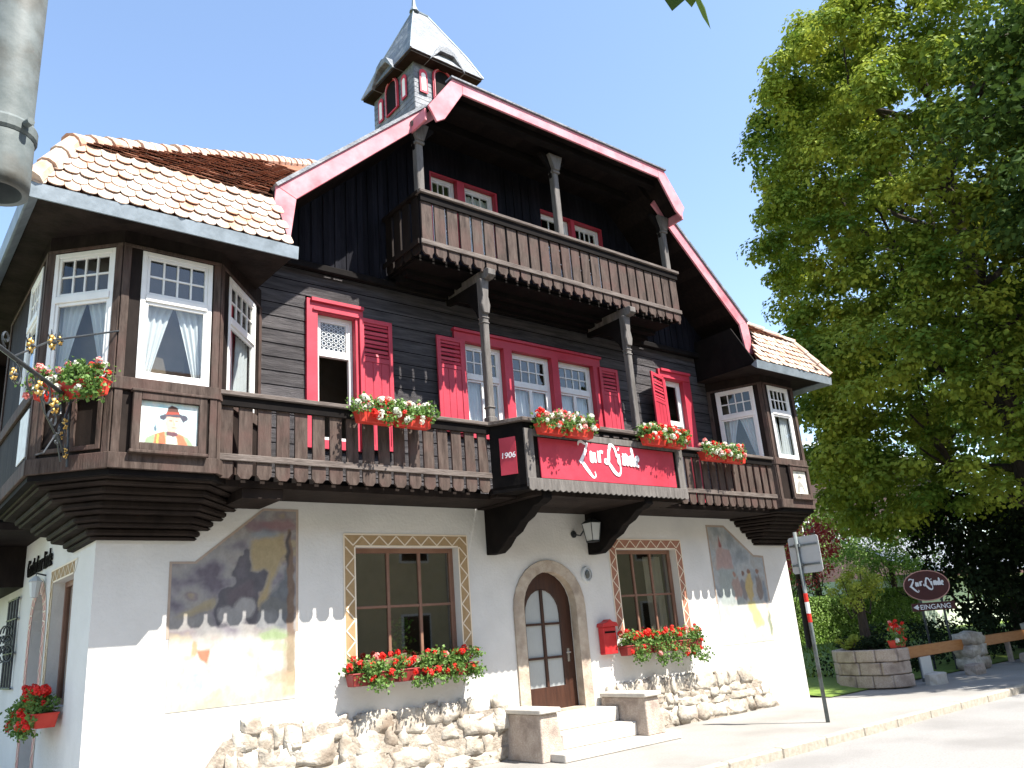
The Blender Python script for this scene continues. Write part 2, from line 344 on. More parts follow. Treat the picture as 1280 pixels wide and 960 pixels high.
def inpoly(x,y,P):
    c=False; j=len(P)-1
    for i in range(len(P)):
        xi,yi=P[i]; xj,yj=P[j]
        if (yi>y)!=(yj>y) and x<(xj-xi)*(y-yi)/(yj-yi)+xi: c=not c
        j=i
    return c
M['painting']=mat('painted_picture',(.5,.5,.5),rough=.95,spec=.1)
_t=M['painting'].node_tree; _a=_t.nodes.new('ShaderNodeVertexColor'); _a.layer_name='paint'; _t.links.new(_a.outputs[0],_t.nodes['Principled BSDF'].inputs['Base Color'])
def canvas(name,F,outline,res,base,layers,n,parent,seed=0,warp=.02,wsc=9,tex=.12,tsc=16,label=None):
    """one painted picture: soft brushed patches of paint stored per point"""
    us=[p[0] for p in outline]; vs=[p[1] for p in outline]; u0,u1,v0,v1=min(us),max(us),min(vs),max(vs)
    nu=int((u1-u0)/res)+1; nv=int((v1-v0)/res)+1; me=bpy.data.meshes.new(name); off=rootloc(parent); vt=[];colr=[];fc=[]
    L=[(P,c,sf,a,(min(q[0] for q in P)-.05,max(q[0] for q in P)+.05,min(q[1] for q in P)-.05,max(q[1] for q in P)+.05)) for P,c,sf,a in layers]
    for j in range(nv+1):
        for i in range(nu+1):
            x=u0+(u1-u0)*i/nu; y=v0+(v1-v0)*j/nv; vt.append(F(x,y,n)-off)
            p=Vector((x*wsc+seed,y*wsc,seed)); wx=x+noise.noise(p)*warp; wy=y+noise.noise(p+Vector((7,3,1)))*warp; c=Vector(base(x,y))
            for P,cc,sf,a,bb in L:
                if not(bb[0]<wx<bb[1] and bb[2]<wy<bb[3]): continue
                k=0
                for dx,dy in ((0,0),(1,.3),(-1,-.3),(.3,-1),(-.3,1)): k+=inpoly(wx+dx*sf,wy+dy*sf,P)
                k=k/5*a; c=c*(1-k)+Vector(cc)*k
            t=1+tex*noise.noise(Vector((x*tsc,y*tsc*.6,seed+5)))+tex*.8*noise.noise(Vector((x*tsc*2.7,y*tsc*2.1,seed+9))); colr+=[c[0]*t,c[1]*t,c[2]*t,1]
    for j in range(nv):
        for i in range(nu):
            if inpoly(u0+(u1-u0)*(i+.5)/nu,v0+(v1-v0)*(j+.5)/nv,outline): a=j*(nu+1)+i; fc.append((a,a+1,a+nu+2,a+nu+1))
    me.from_pydata(vt,[],fc); at=me.color_attributes.new('paint','FLOAT_COLOR','POINT'); at.data.foreach_set('color',colr); me.materials.append(M['painting'])
    o=bpy.data.objects.new(name,me); col.objects.link(o); o.parent=parent
    if label:o['label']=label
    return o
def mixn(x,y,sc,seed,cols,st=(1,1)):
    t=(noise.fractal(Vector((x*sc*st[0]+seed,y*sc*st[1],seed*1.7)),1.0,2.1,4)*.9+.5); t=max(0,min(.999,t))*(len(cols)-1); k=int(t); f_=t-k
    return Vector(cols[k])*(1-f_)+Vector(cols[k+1])*f_
# ---- murals
def poly(name,F,pts,n,m,parent): return MB().prism(F,pts,n-.0015,n).build(name,m,parent)
def disc(cx,cz,rx,rz=None,k=14,ph=0): 
    rz=rz or rx; return [(cx+rx*math.cos(6.283*i/k+ph),cz+rz*math.sin(6.283*i/k+ph)) for i in range(k)]
def wob(cx,cz,rx,rz,k=16,s=1,am=.3):
    return [(cx+rx*math.cos(6.283*i/k)*(1+am*noise.noise(Vector((math.cos(6.283*i/k)*1.5+s,math.sin(6.283*i/k)*1.5,s)))),cz+rz*math.sin(6.283*i/k)*(1+am*noise.noise(Vector((math.cos(6.283*i/k)*1.5,math.sin(6.283*i/k)*1.5+s,s+4))))) for i in range(k)]
mu=poly('mural',W,[(.80,1.95),(2.40,1.95),(2.40,3.48),(1.92,3.48),(1.09,2.82),(.80,2.82)],.004,'p_border',H); mu['label']='large wall painting of a rider under a stormy sky'  # border left off the lower half, imitating sunlight that washes it out
_rider=[(1.32,2.2),(1.38,2.37),(1.42,2.48),(1.52,2.52),(1.58,2.57),(1.58,2.63),(1.54,2.65),(1.55,2.7),(1.59,2.79),(1.63,2.88),(1.68,2.9),(1.67,2.96),(1.71,2.99),(1.76,2.96),(1.76,2.89),(1.75,2.86),(1.77,2.79),(1.77,2.7),(1.84,2.68),(1.93,2.71),(1.99,2.68),(1.98,2.59),(1.93,2.51),(1.92,2.47),(1.87,2.46),(1.88,2.37),(1.86,2.3),(1.9,2.16),(1.84,2.05),(1.38,2.05)]
def _b1(x,y):
    up=mixn(x,y,1.9,3,[(.13,.115,.135),(.20,.185,.20),(.25,.24,.235),(.27,.255,.24),(.21,.18,.185),(.30,.25,.17)],(1,1.5)); lo=mixn(x,y,2.6,8,[(.38,.365,.31),(.45,.435,.395),(.48,.465,.43),(.46,.435,.37),(.43,.38,.33)])  # lo: paler tones put sunlight on the lower half into the colour
    t=max(0,min(1,(y-1.84)/.16)); return lo*(1-t)+up*t
canvas('painting',W,[(.83,1.16),(2.365,1.16),(2.365,3.45),(1.93,3.45),(1.10,2.79),(.83,2.79)],.011,_b1,[
 ([(1.77,3.05),(2.2,3.19),(2.23,2.92),(2.05,2.58),(1.99,2.33),(1.9,2.35),(1.9,2.44),(1.99,2.59),(1.99,2.7),(1.78,2.7)],(.33,.26,.14),.03,.85),
 ([(.9,2.2),(1.17,2.33),(1.34,2.40),(1.36,2.28),(1.07,2.18)],(.30,.25,.15),.03,.8),(wob(2.13,3.27,.24,.08,s=2),(.21,.12,.13),.03,.8),(wob(1.82,3.26,.16,.08,s=5),(.19,.12,.14),.03,.7),(wob(1.95,3.15,.2,.05,s=8),(.20,.24,.28),.03,.6),
 ([(2.25,2.85),(2.19,2.58),(2.07,2.44),(1.9,2.28),(1.84,2.02),(2.3,2.0)],(.12,.13,.14),.02,.85),(_rider,(.10,.095,.105),.010,.95),
 ([(1.60,2.62),(1.62,2.80),(1.70,2.86),(1.72,2.62)],(.15,.135,.15),.02,.6),([(1.5,2.48),(1.8,2.6),(1.84,2.4),(1.5,2.3)],(.135,.11,.12),.03,.6),
 (disc(1.47,2.2,.10),(.27,.26,.255),.02,.9),(disc(1.71,2.26,.125),(.30,.29,.28),.02,.9),(disc(1.6,2.14,.12),(.26,.255,.25),.02,.9),(disc(1.2,2.10,.12),(.22,.215,.21),.03,.8),(disc(2.0,2.1,.13),(.22,.22,.22),.03,.7),
 ([(2.24,3.22),(2.28,3.23),(2.34,2.69),(2.35,1.3),(2.25,1.3),(2.25,2.69)],(.16,.11,.08),.008,.9),([(2.22,2.9),(2.26,3.2),(2.28,3.2),(2.26,2.7)],(.06,.06,.065),.01,.8),
 ([(2.2,1.9),(2.36,1.9),(2.36,1.2),(2.2,1.2)],(.30,.24,.16),.02,.7),
 ([(1.13,1.8),(1.31,1.8),(1.28,1.64),(1.2,1.7)],(.42,.13,.07),.012,.9),([(1.05,1.62),(1.22,1.68),(1.27,1.42),(1.2,1.27),(.97,1.26),(1.05,1.45)],(.28,.36,.46),.03,.7),(wob(1.12,1.82,.035,.1,s=3),(.36,.24,.12),.01,.8),(wob(1.06,1.74,.08,.025,s=4),(.56,.40,.28),.01,.7),
 ([(.85,1.16),(.86,1.24),(1.3,1.32),(1.55,1.42),(1.62,1.3),(1.7,1.38),(1.82,1.26),(2.1,1.4),(2.36,1.5),(2.36,1.18),(.85,1.12)],(.40,.35,.22),.03,.5),(wob(2.15,1.42,.17,.07,s=6),(.38,.24,.16),.02,.6),
 (wob(2.08,1.92,.2,.07,s=7),(.20,.28,.12),.03,.75),(wob(2.15,1.76,.1,.06,s=9),(.26,.33,.17),.03,.6),(wob(1.72,1.5,.12,.22,s=11),(.60,.58,.55),.03,.5)],.006,mu,3,.03,8)
m2=poly('mural',W,[(10.85,1.95),(12.59,1.95),(12.60,2.85),(12.27,2.87),(11.42,3.45),(10.85,3.45)],.004,'p_border',H); m2['label']='smaller wall painting of a pale blue church scene with figures'  # border stops above the part coloured as sunlit
def _b2(x,y):
    up=mixn(x,y,2.2,13,[(.22,.24,.25),(.28,.30,.31),(.33,.345,.345),(.31,.31,.30),(.35,.33,.30)],(1,1.2)); lo=mixn(x,y,2.6,18,[(.40,.385,.34),(.46,.45,.415),(.48,.465,.40),(.45,.39,.34)])  # lo is lightened to imitate sun below the balcony shadow
    t=max(0,min(1,(y-1.84)/.16)); return lo*(1-t)+up*t
canvas('painting',W,[(10.89,1.19),(12.54,1.19),(12.55,2.81),(12.25,2.83),(11.40,3.41),(10.89,3.41)],.012,_b2,[
 ([(11.05,2.98),(11.15,3.0),(11.20,3.28),(11.26,3.0),(11.5,2.96),(11.55,2.6),(11.0,2.6)],(.33,.22,.20),.02,.75),([(11.17,3.02),(11.205,3.3),(11.24,3.02)],(.22,.08,.07),.006,.9),([(11.05,2.6),(11.6,2.6),(11.75,1.9),(11.0,1.9)],(.26,.29,.27),.04,.7),
 (wob(11.55,2.22,.15,.26,s=2,am=.6),(.30,.20,.17),.02,.75),(wob(11.80,2.2,.11,.26,s=4,am=.7),(.17,.15,.15),.02,.8),(wob(11.98,2.22,.12,.3,s=6,am=.6),(.40,.30,.12),.02,.85),(wob(12.28,2.22,.11,.28,s=8,am=.6),(.17,.13,.11),.02,.8),(wob(12.45,2.1,.06,.3,s=12),(.13,.17,.22),.02,.7),
 (disc(11.53,2.5,.05),(.30,.17,.13),.01,.9),(disc(11.82,2.5,.045),(.16,.09,.07),.01,.9),(disc(12.0,2.55,.05),(.20,.11,.08),.01,.9),(disc(12.3,2.53,.05),(.22,.12,.09),.01,.9),
 ([(11.8,1.95),(12.05,1.98),(12.3,1.5),(12.0,1.45),(11.9,1.7)],(.42,.36,.10),.03,.7),(wob(11.4,1.6,.05,.05,s=3),(.6,.42,.38),.02,.5),(wob(12.4,1.75,.09,.2,s=3),(.58,.44,.36),.02,.5),(wob(12.47,1.5,.05,.24,s=9),(.16,.19,.12),.02,.85),([(11.6,1.2),(12.5,1.3),(12.5,1.2)],(.5,.55,.36),.03,.6)],.006,m2,5,.03,8)
# ---- ground floor windows
def zig(F,u0,u1,v0,v1,t,parent,m,nz=16,sides='LTR',n=.004):
    b=MB()
    if 'L' in sides:b.fb(F,u0-t,u0,v0,v1+t,0,n)
    if 'R' in sides:b.fb(F,u1,u1+t,v0,v1+t,0,n)
    b.fb(F,u0,u1,v1,v1+t,0,n)
    o=b.build('painted_border',m,parent); l=MB(); e=.014; k=n+.003
    def seg(p,q,wd=.016,kk=k):
        p=Vector((*p,0));q=Vector((*q,0)); d=(q-p).normalized(); h=Vector((-d.y,d.x,0))*wd*.5
        l.quad(F(p.x-h.x,p.y-h.y,kk),F(q.x-h.x,q.y-h.y,kk),F(q.x+h.x,q.y+h.y,kk),F(p.x+h.x,p.y+h.y,kk))
    def run(a0,a1,b0,b1,vert):
        ln=(b1-b0) if vert else (a1-a0); c=max(2,round(ln/(t*.8)))
        for i in range(c):
            s0=i/c;s1=(i+1)/c; lo,hi=(0,1) if i%2 else (1,0)
            if vert: seg((a0+(a1-a0)*(.12+.76*lo),b0+ln*s0),(a0+(a1-a0)*(.12+.76*hi),b0+ln*s1),.018,k+.002)
            else: seg((a0+ln*s0,b0+(b1-b0)*(.12+.76*lo)),(a0+ln*s1,b0+(b1-b0)*(.12+.76*hi)),.018,k+.002)
    sides_=[]
    if 'L' in sides: run(u0-t,u0,v0,v1,True); seg((u0-t,v0),(u0-t,v1+t),.022); seg((u0-.008,v0),(u0-.008,v1),.022)
    if 'R' in sides: run(u1,u1+t,v0,v1,True); seg((u1+t,v0),(u1+t,v1+t),.022); seg((u1+.008,v0),(u1+.008,v1),.022)
    run(u0-t,u1+t,v1,v1+t,False); seg((u0-t,v1+t),(u1+t,v1+t),.022,k+.001); seg((u0,v1+.008),(u1,v1+.008),.022,k+.001)
    l.build('zigzag_line','cream',o)
def bigwin(u0,u1,v0,v1,F=W,n=-.14,curt=False,cols=3):
    b=MB(); ring(b,F,u0,u1,v0,v1,.07,n-.05,n); w_=(u1-u0-.14)
    for i in range(1,cols): c=u0+.07+w_*i/cols; b.fb(F,c-.022,c+.022,v0+.07,v1-.07,n-.045,n-.004)
    zc=v0+(v1-v0)*.485
    for i in range(cols): 
        a=u0+.07+w_*i/cols+(.022 if i else 0); e=u0+.07+w_*(i+1)/cols-(.022 if i<cols-1 else 0); b.fb(F,a,e,zc-.018,zc+.018,n-.04,n-.01)
    o=b.build('window','brownframe',H,bev=.004); g=MB(); g.quad(F(u0+.05,v0+.05,n-.03),F(u1-.05,v0+.05,n-.03),F(u1-.05,v1-.05,n-.03),F(u0+.05,v1-.05,n-.03)); g.build('pane','dglass',o)
    if curt: curtain(F,u1-.55,u1-.08,v0+.1,v1-.1,n-.2,o,'full')
    return o
def curtain(F,u0,u1,v0,v1,n,parent,kind):
    b=MB(); 
    def strip(fa,fb,K=28,J=10):
        base=len(b.v)
        for j in range(J+1):
            v=v1+(v0-v1)*j/J; a=fa(j/J); e=fb(j/J)
            for k in range(K+1):
                t=k/K; b.v.append(F(a+(e-a)*t,v,n+.018*math.sin(t*K*.9+j*.12)*(.5+abs(e-a))))
        for j in range(J):
            for k in range(K): q=base+j*(K+1)+k; b.f.append((q,q+1,q+K+2,q+K+1))
    m_=(u0+u1)/2; h=(u1-u0)/2
    if kind=='full': strip(lambda t:u0,lambda t:u1)
    elif kind=='v':     # drapes parting towards the bottom
        strip(lambda t:u0,lambda t:m_-h*(.02+.66*min(1,t*1.02)**.9)); strip(lambda t:m_+h*(.02+.66*min(1,t*1.02)**.9),lambda t:u1)
    elif kind=='half': strip(lambda t:u0,lambda t:m_-h*.1+h*.3*t); strip(lambda t:m_+h*.3-h*.1*t,lambda t:u1)
    return b.build('curtain','curtain',parent,smooth=True)
zig(W,3.22,4.92,1.5,3.0,.17,H,'band'); zig(W,8.27,9.85,1.5,2.98,.17,H,'bandred')
wl=bigwin(3.22,4.92,1.45,3.0); wr=bigwin(8.27,9.85,1.45,2.98,curt=True)
MB().fb(W,3.15,4.99,1.40,1.45,-.2,.04).build('window_sill','stone',wl,bev=.006); MB().fb(W,8.2,9.92,1.40,1.45,-.2,.04).build('window_sill','stone',wr,bev=.006)
# things seen on the inner sill
hp=empty('houseplant',(4.05,.25,1.45),'spindly green houseplant inside the wide ground floor window left of the door','houseplant')
b=MB().lathe((4.05,.25,1.45),[(.001,0),(.05,0),(.07,.12),(.05,.12)]); b.build('pot','white',hp)
b=MB(); rg=random.Random(3)
for i in range(150): b.leaf((4.05+rg.gauss(0,.09),.27+rg.gauss(0,.04),1.62+rg.random()*.42),.06,rg)
b.build('foliage','leaf',hp)
# side window + arch
so_=MB(); ring(so_,SW,1.0,2.2,1.3,2.8,.07,-.2,-.14)
for c in (1.4,1.8): so_.fb(SW,c-.02,c+.02,1.37,2.73,-.19,-.15)
ow=so_.build('window','brownframe',H); MB().quad(SW(1.03,1.33,-.17),SW(2.17,1.33,-.17),SW(2.17,2.77,-.17),SW(1.03,2.77,-.17)).build('pane','dglass',ow)
zig(SW,1.0,2.2,1.35,2.8,.16,H,'band',sides='R')
# pink arch band on the side wall
b=MB(); l=MB()
def archpts(cx,hw,z0,zs,rise,k=14):
    return [(cx+hw,z0)]+[(cx+hw*math.cos(math.pi*i/k),zs+hw*rise*math.sin(math.pi*i/k)) for i in range(k+1)]+[(cx-hw,z0)]
ai=archpts(3.1,.42,.4,2.25,1.15); ao=archpts(3.1,.62,.4,2.25,1.1)
for i in range(len(ai)-1):
    b.quad(SW(*ai[i],.004),SW(*ao[i],.004),SW(*ao[i+1],.004),SW(*ai[i+1],.004))
ob=b.build('arch_border','bandpink',H)
def ln(F,p,q,wd,n):
    p=Vector((*p,0));q=Vector((*q,0)); d=(q-p).normalized(); h=Vector((-d.y,d.x,0))*wd*.5
    l.quad(F(p.x-h.x,p.y-h.y,n),F(q.x-h.x,q.y-h.y,n),F(q.x+h.x,q.y+h.y,n),F(p.x+h.x,p.y+h.y,n))
for i in range(len(ai)-1):
    ln(SW,ao[i],ao[i+1],.02,.007)
    k=1 if i not in (0,len(ai)-2) else 7
    for q in range(k):
        P=[(a[0]+(c[0]-a[0])*t,a[1]+(c[1]-a[1])*t) for a,c,t in ((ai[i],ai[i+1],q/k),(ao[i],ao[i+1],(q+.5)/k),(ai[i],ai[i+1],(q+1)/k))]
        ln(SW,P[0],P[1],.018,.009); ln(SW,P[1],P[2],.018,.009)
l.build('zigzag_line','cream',ob)
MB().prism(SW,arch(3.1,.42,.4,2.25,10,1.15),-.2,-.16).build('door','door',H)
MB().box(-.85,-.001,4.5,8.5,2.95,3.655).box(-.95,-.001,2.75,8.5,3.56,3.655).build('side_balcony','dark',H)
MB().box(-.86,-.001,4.5,8.5,3.656,6.42).build('side_gap_block','black',H)  # black block added to cover the sky gap beside the dark soffit
textobj('house_lettering','Gasthof zur Linde',Fr((0,4.12,0),(0,-1,0),(-1,0,0)),0,3.05,.34,.02,'black',H,depth=.02,xs=.72)
# ---- entrance door
sb=MB(); ai=[(DCX+.55,.5)]+[(DCX+.55*math.cos(math.pi*i/14),2.07+.55*math.sin(math.pi*i/14)) for i in range(15)]+[(DCX-.55,.5)]
ao=[(DCX+.75,.5)]+[(DCX+.75*math.cos(math.pi*i/14),2.05+.75*math.sin(math.pi*i/14)) for i in range(15)]+[(DCX-.75,.5)]
for i in range(len(ai)-1):
    a,c,d,e=ai[i],ao[i],ao[i+1],ai[i+1]
    sb.quad(W(*a,.03),W(*c,.03),W(*d,.03),W(*e,.03)); sb.quad(W(*c,.03),W(*c,0),W(*d,0),W(*d,.03)); sb.quad(W(*a,.03),W(*a,-.12),W(*e,-.12),W(*e,.03))
sb.build('door_surround','stone',H)
dr=MB(); hw=.558; glass=[arch(DCX-.04,.36,.88,1.97,10,1.05)]
dr.holes(W,arch(DCX,hw,.55,2.07,12),glass,-.2,-.14)
dr.fb(W,DCX-.065,DCX-.015,.88,2.345,-.19,-.135)
for zz in (1.29,1.80): dr.fb(W,DCX-.4,DCX-.065,zz,zz+.035,-.19,-.137); dr.fb(W,DCX-.015,DCX+.32,zz,zz+.035,-.19,-.137)
do=dr.build('door','door',H,bev=.004)
MB().prism(W,arch(DCX-.04,.37,.87,1.96,10,1.05),-.175,-.17).build('pane','frost',do); 
cu=MB(); K=50
for j in range(2):
    for k in range(K+1): cu.v.append(W(DCX-.42+.76*k/K,.86 if j==0 else 1.8,-.24+.008*math.sin(k*1.3)))
for k in range(K): cu.f.append((k,k+1,K+2+k,K+1+k))
cu.quad(W(DCX-.42,1.8,-.26),W(DCX+.34,1.8,-.26),W(DCX+.34,2.4,-.3),W(DCX-.42,2.4,-.3))
cu.build('net_curtain',M['curtain'],do)
MB().fb(W,DCX+.40,DCX+.45,1.22,1.42,-.14,-.13).tube([W(DCX+.425,1.36,-.13),W(DCX+.425,1.36,-.08),W(DCX+.34,1.36,-.08)],.011).build('handle','chrome',do)
MB().fb(W,DCX-.56,DCX+.56,.42,.55,-.28,.02).build('door_sill','stone',H)
# ---- rubble plinth
def rubble(x0,x1,top,seed):
    b=MB(); rg=random.Random(seed); z=.02; row=0
    while z<1.0:
        h=rg.uniform(.12,.26); x=x0-rg.random()*.2
        while x<x1:
            wd=rg.choice((.14,.2,.3,.45,.55))*rg.uniform(.85,1.15)
            cx=x+wd/2; cz=z+h/2+rg.uniform(-.03,.03)
            if cz<top(cx)+.0 and cx>x0 and cx<x1: b.blob((cx,-.01,cz),wd*.56,rg.uniform(.05,.085),h*.58,rg,.32,8,12,.50)
            x+=wd+.012
        z+=h*.93; row+=1
    o=b.build('rubble_plinth','rubble',H,smooth=True)
    pts=[(x0,-.05),(x1,-.05)]; k=12
    for i in range(k+1): xx=x1+(x0-x1)*i/k; pts.append((xx,max(.0,top(xx)-.06+.03*math.sin(xx*9))))
    MB().prism(W,pts,.0,.06).build('mortar','mortar',o)
tl=lambda x:(.97-.045*(x-1.4)) if x>1.6 else .97-(1.6-x)*1.2
rubble(1.1,5.62,lambda x:min(tl(x),.78+.02*math.sin(x*7)) if x>3 else tl(x),1)
rubble(7.7,12.3,lambda x:.80 if x<11.4 else .80-(x-11.4)*.9,2)
# ---- steps and piers
st=MB(); st.box(5.7,8.1,-1.12,-.001,.0,.11); st.box(5.96,7.48,-.80,-.001,.111,.31); st.box(5.96,7.48,-.45,-.001,.311,.515)
tag(st.build('entrance_steps','step',bev=.012),'pale stone steps up to the arched entrance door','steps')
def pier(name,x0,x1,y0,z1,label,z0=0):
    p=empty(name,((x0+x1)/2,y0/2,z0),label,'pier','stone piers beside the entrance steps'); b=MB(); e=.03
    b.v=[Vector(q) for q in ((x0-e,y0-e,z0),(x1+e,y0-e,z0),(x1+e,-.04,z0),(x0-e,-.04,z0),(x0+.02,y0+.02,z1),(x1-.02,y0+.02,z1),(x1-.02,-.04,z1),(x0+.02,-.04,z1))]
    b.f=[(0,1,2,3),(4,7,6,5),(0,4,5,1),(1,5,6,2),(2,6,7,3),(3,7,4,0)]
    b.build('shaft','pier',p,bev=.012); MB().box(x0-.02,x1+.02,y0-.03,-.04,z1+.002,z1+.07).build('cap','step',p,bev=.015)
pier('stone_pier',5.58,5.94,-.80,.61,'mottled stone pier with pale cap left of the entrance steps')
pier('stone_pier',7.5,7.84,-1.0,.64,'mottled stone pier with pale cap right of the entrance steps',.112)
# ================================================================== upper walls
def clap(b,F,u0,u1,v0,v1,step,holes,t=.045,tilt=.018):
    v=v0
    while v<v1-.01:
        ve=min(v+step,v1); cuts=[]
        for (a,c,d,e) in holes:
            if d<ve-.05 and e>v+.05: cuts.append((a,c))
        cuts.sort(); x=u0
        for a,c in cuts+[(u1,u1)]:
            if a>x+.01: b.fb(F,x,min(a,u1),v+.008,ve,0,t,tilt)
            x=max(x,c)
        v+=step
uw=MB()
hol=[rect(2.62,3.3,4.42,6.38),rect(5.2,8.25,4.8,6.36),rect(10.12,10.8,3.62,6.42)]
uw.holes(W,[(0,3.70),(XR,3.70),(XR,7.2),(0,7.2)],hol,-.25,-.05); uw.box(.0,.25,.25,9,3.7,7.2); uw.box(XR-.25,XR,.25,9,3.7,7.2); uw.box(.25,XR-.25,8.7,9,3.7,7.2)
uw.build('upper_wall','black',H)
b=MB(); clap(b,W,1.6,11.9,3.76,7.02,.2,[(2.5,3.38,4.35,6.5),(5.08,8.3,4.75,6.46),(10.01,10.95,3.7,6.55)],t=.0,tilt=.010)
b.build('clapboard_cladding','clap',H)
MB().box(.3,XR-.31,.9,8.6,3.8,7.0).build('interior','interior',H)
# gable
SL=.90
def roofz(x): return 7.50+SL*(x-1.61) if x<6.71 else 7.50+SL*(11.81-x)
gx=[(1.75,7.05),(11.67,7.05),(11.67,roofz(11.67)-.25),(9.6,roofz(9.6)-.25),(8.9,9.95),(4.5,9.95),(3.8,roofz(3.8)-.25),(1.75,roofz(1.75)-.25)]
gh=[rect(4.72,6.18,7.9,9.32),rect(7.2,8.84,7.9,9.32)]
b=MB(); b.holes(W,gx,gh,-.2,.06)
x=1.8
while x<11.6:
    top=min(roofz(x)-.3,9.9)
    if not any(a-.05<x<c+.05 for a,c in ((4.6,6.3),(7.08,8.96))): b.box(x,x+.035,-.078,-.06,7.03,top)
    x+=.19
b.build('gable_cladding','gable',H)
MB().box(1.7,11.7,-.14,-.0605,6.93,7.05).build('gable_cornice','black',H,bev=.02)
# ---- windows upper
def win(F,u0,u1,v0,v1,tr=None,cols=4,rows=2,lower=1,kind=None,n=-.06,fr=.065,parent=H,label=None,bars=0,openl=False,gl='glass',room=True):
    """white sash window; tr: transom height"""
    b=MB(); ring(b,F,u0,u1,v0,v1,fr,n-.06,n)
    def pane(a,c,d,e,cl,rw,s=.035,mb=.011):
        ring(b,F,a,c,d,e,s,n-.045,n-.008)
        for i in range(1,cl): q=a+s+(c-a-2*s)*i/cl; b.fb(F,q-mb,q+mb,d+s,e-s,n-.04,n-.014)
        for i in range(1,rw):
            q=d+s+(e-d-2*s)*i/rw; b.fb(F,a+s,c-s,q-mb,q+mb,n-.038,n-.016)
    iu0,iu1,iv0,iv1=u0+fr,u1-fr,v0+fr,v1-fr
    if tr:
        b.fb(F,iu0,iu1,tr-.04,tr+.04,n-.055,n+.012); pane(iu0,iu1,tr+.04,iv1,cols,rows)
        if not openl:
            for i in range(lower): pane(iu0+(iu1-iu0)*i/lower,iu0+(iu1-iu0)*(i+1)/lower,iv0,tr-.04,1,bars+1)
    else:
        for i in range(lower): pane(iu0+(iu1-iu0)*i/lower,iu0+(iu1-iu0)*(i+1)/lower,iv0,iv1,cols,rows)
    o=b.build('window','white',parent,bev=.004,label=label)
    g=MB(); z0=(tr if openl else iv0); g.quad(F(iu0,z0,n-.03),F(iu1,z0,n-.03),F(iu1,iv1,n-.03),F(iu0,iv1,n-.03)); g.build('pane',gl,o)
    if kind: curtain(F,iu0,iu1,iv0+.01,(tr or iv1)-.03,n-.10,o,kind)
    return o
def shutter(F,u0,u1,v0,v1,n,parent,holes=True):
    b=MB(); ring(b,F,u0,u1,v0,v1,.07,n,n+.035); b.fb(F,u0+.06,u1-.06,v0+.06,v0+(v1-v0)*.68,n+.005,n+.02)
    k=3
    for i in range(k): a=u0+.07+(u1-u0-.14)*i/k; b.fb(F,a+.006,a+(u1-u0-.14)/k-.006,v0+.07,v0+(v1-v0)*.66,n+.019,n+.027)
    b.fb(F,u0+.07,u1-.07,v0+(v1-v0)*.66,v0+(v1-v0)*.70,n,n+.035); z=v0+(v1-v0)*.70
    i=0
    while z<v1-.11:
        b.fb(F,u0+.07,u1-.07,z+.012,z+.062,n+.002,n+.034,.02) if i%2==0 else b.fb(F,u0+.07,u1-.07,z+.008,z+.06,n+.0,n+.016); z+=.07; i+=1
    return b.build('shutter','red',parent,bev=.003)
def redframe(F,u0,u1,v0,v1,iu0,iu1,iv0,iv1,parent=H,m='red',cap=True):
    b=MB(); b.holes(F,rect(u0,u1,v0,v1),[rect(iu0,iu1,iv0,iv1)],-.06,.045)
    if cap: b.fb(F,u0+.06,u1+.0,v1-.045,v1+.01,.046,.085); b.fb(F,u0+.09,u1-.03,iv1+.01,iv1+.045,.046,.07)
    return b.build('window_surround',m,parent,bev=.004)
redframe(W,2.5,3.40,4.32,6.52,2.67,3.27,4.45,6.33)
w1=win(W,2.67,3.27,4.45,6.33,5.74,1,1,1,None,openl=True)
# bottle glass roundels in the toplight
b=MB(); 
for j in range(6):
    for i in range(6):
        uu=2.785+i*.077+(.038 if j%2 else 0); vv=5.84+j*.072
        if uu>3.19: continue
        k=12
        for q in range(k):
            a=6.283*q/k; c=6.283*(q+1)/k
            b.quad(*[W(uu+rr*math.cos(t),vv+rr*math.sin(t),-.082) for rr,t in ((.036,a),(.036,c),(.024,c),(.024,a))])
b.build('bottle_glass','lampglass',w1)
shutter(W,3.32,3.87,4.35,6.36,.05,H)
# triple window
b=MB(); b.holes(W,rect(5.05,8.36,4.7,6.47),[rect(5.26,6.06,4.85,6.32),rect(6.24,7.14,4.85,6.32),rect(7.30,8.17,4.85,6.32)],-.06,.045); b.fb(W,5.03,8.38,6.47,6.52,-.05,.08)
b.build('window_surround','red',H,bev=.004)
win(W,5.26,6.06,4.85,6.32,5.75,4,2,2,'half'); win(W,6.24,7.14,4.85,6.32,5.75,4,2,2,'half'); win(W,7.30,8.17,4.85,6.32,5.78,4,2,2,'half')
shutter(W,4.68,5.20,4.75,6.32,.05,H); shutter(W,8.29,8.78,4.75,6.32,.05,H)
redframe(W,10.01,10.97,3.66,6.55,10.19,10.74,3.75,6.36)
win(W,10.19,10.74,3.75,6.36,5.45,1,1,1,'half')
shutter(Fr((10.08,-.06,0),(-.95,-.3,0),(.3,-.95,0)),0,.60,4.6,6.36,0,H)
redframe(W,4.60,6.36,7.85,9.48,4.76,6.14,7.95,9.30,cap=False); redframe(W,7.07,9.08,7.85,9.48,7.22,8.83,7.95,9.30,cap=False)
MB().fb(W,5.3,5.46,7.95,9.3,-.05,.04).build('mullion','red',H); MB().fb(W,8.0,8.1,7.95,9.3,-.05,.04).build('mullion','red',H)
win(W,4.76,5.30,7.95,9.30,None,3,4,1,None); win(W,5.46,6.14,7.95,9.30,None,3,4,1,'full'); win(W,7.22,8.0,7.95,9.30,None,3,4,1,None); win(W,8.10,8.83,7.95,9.30,None,4,4,1,None)
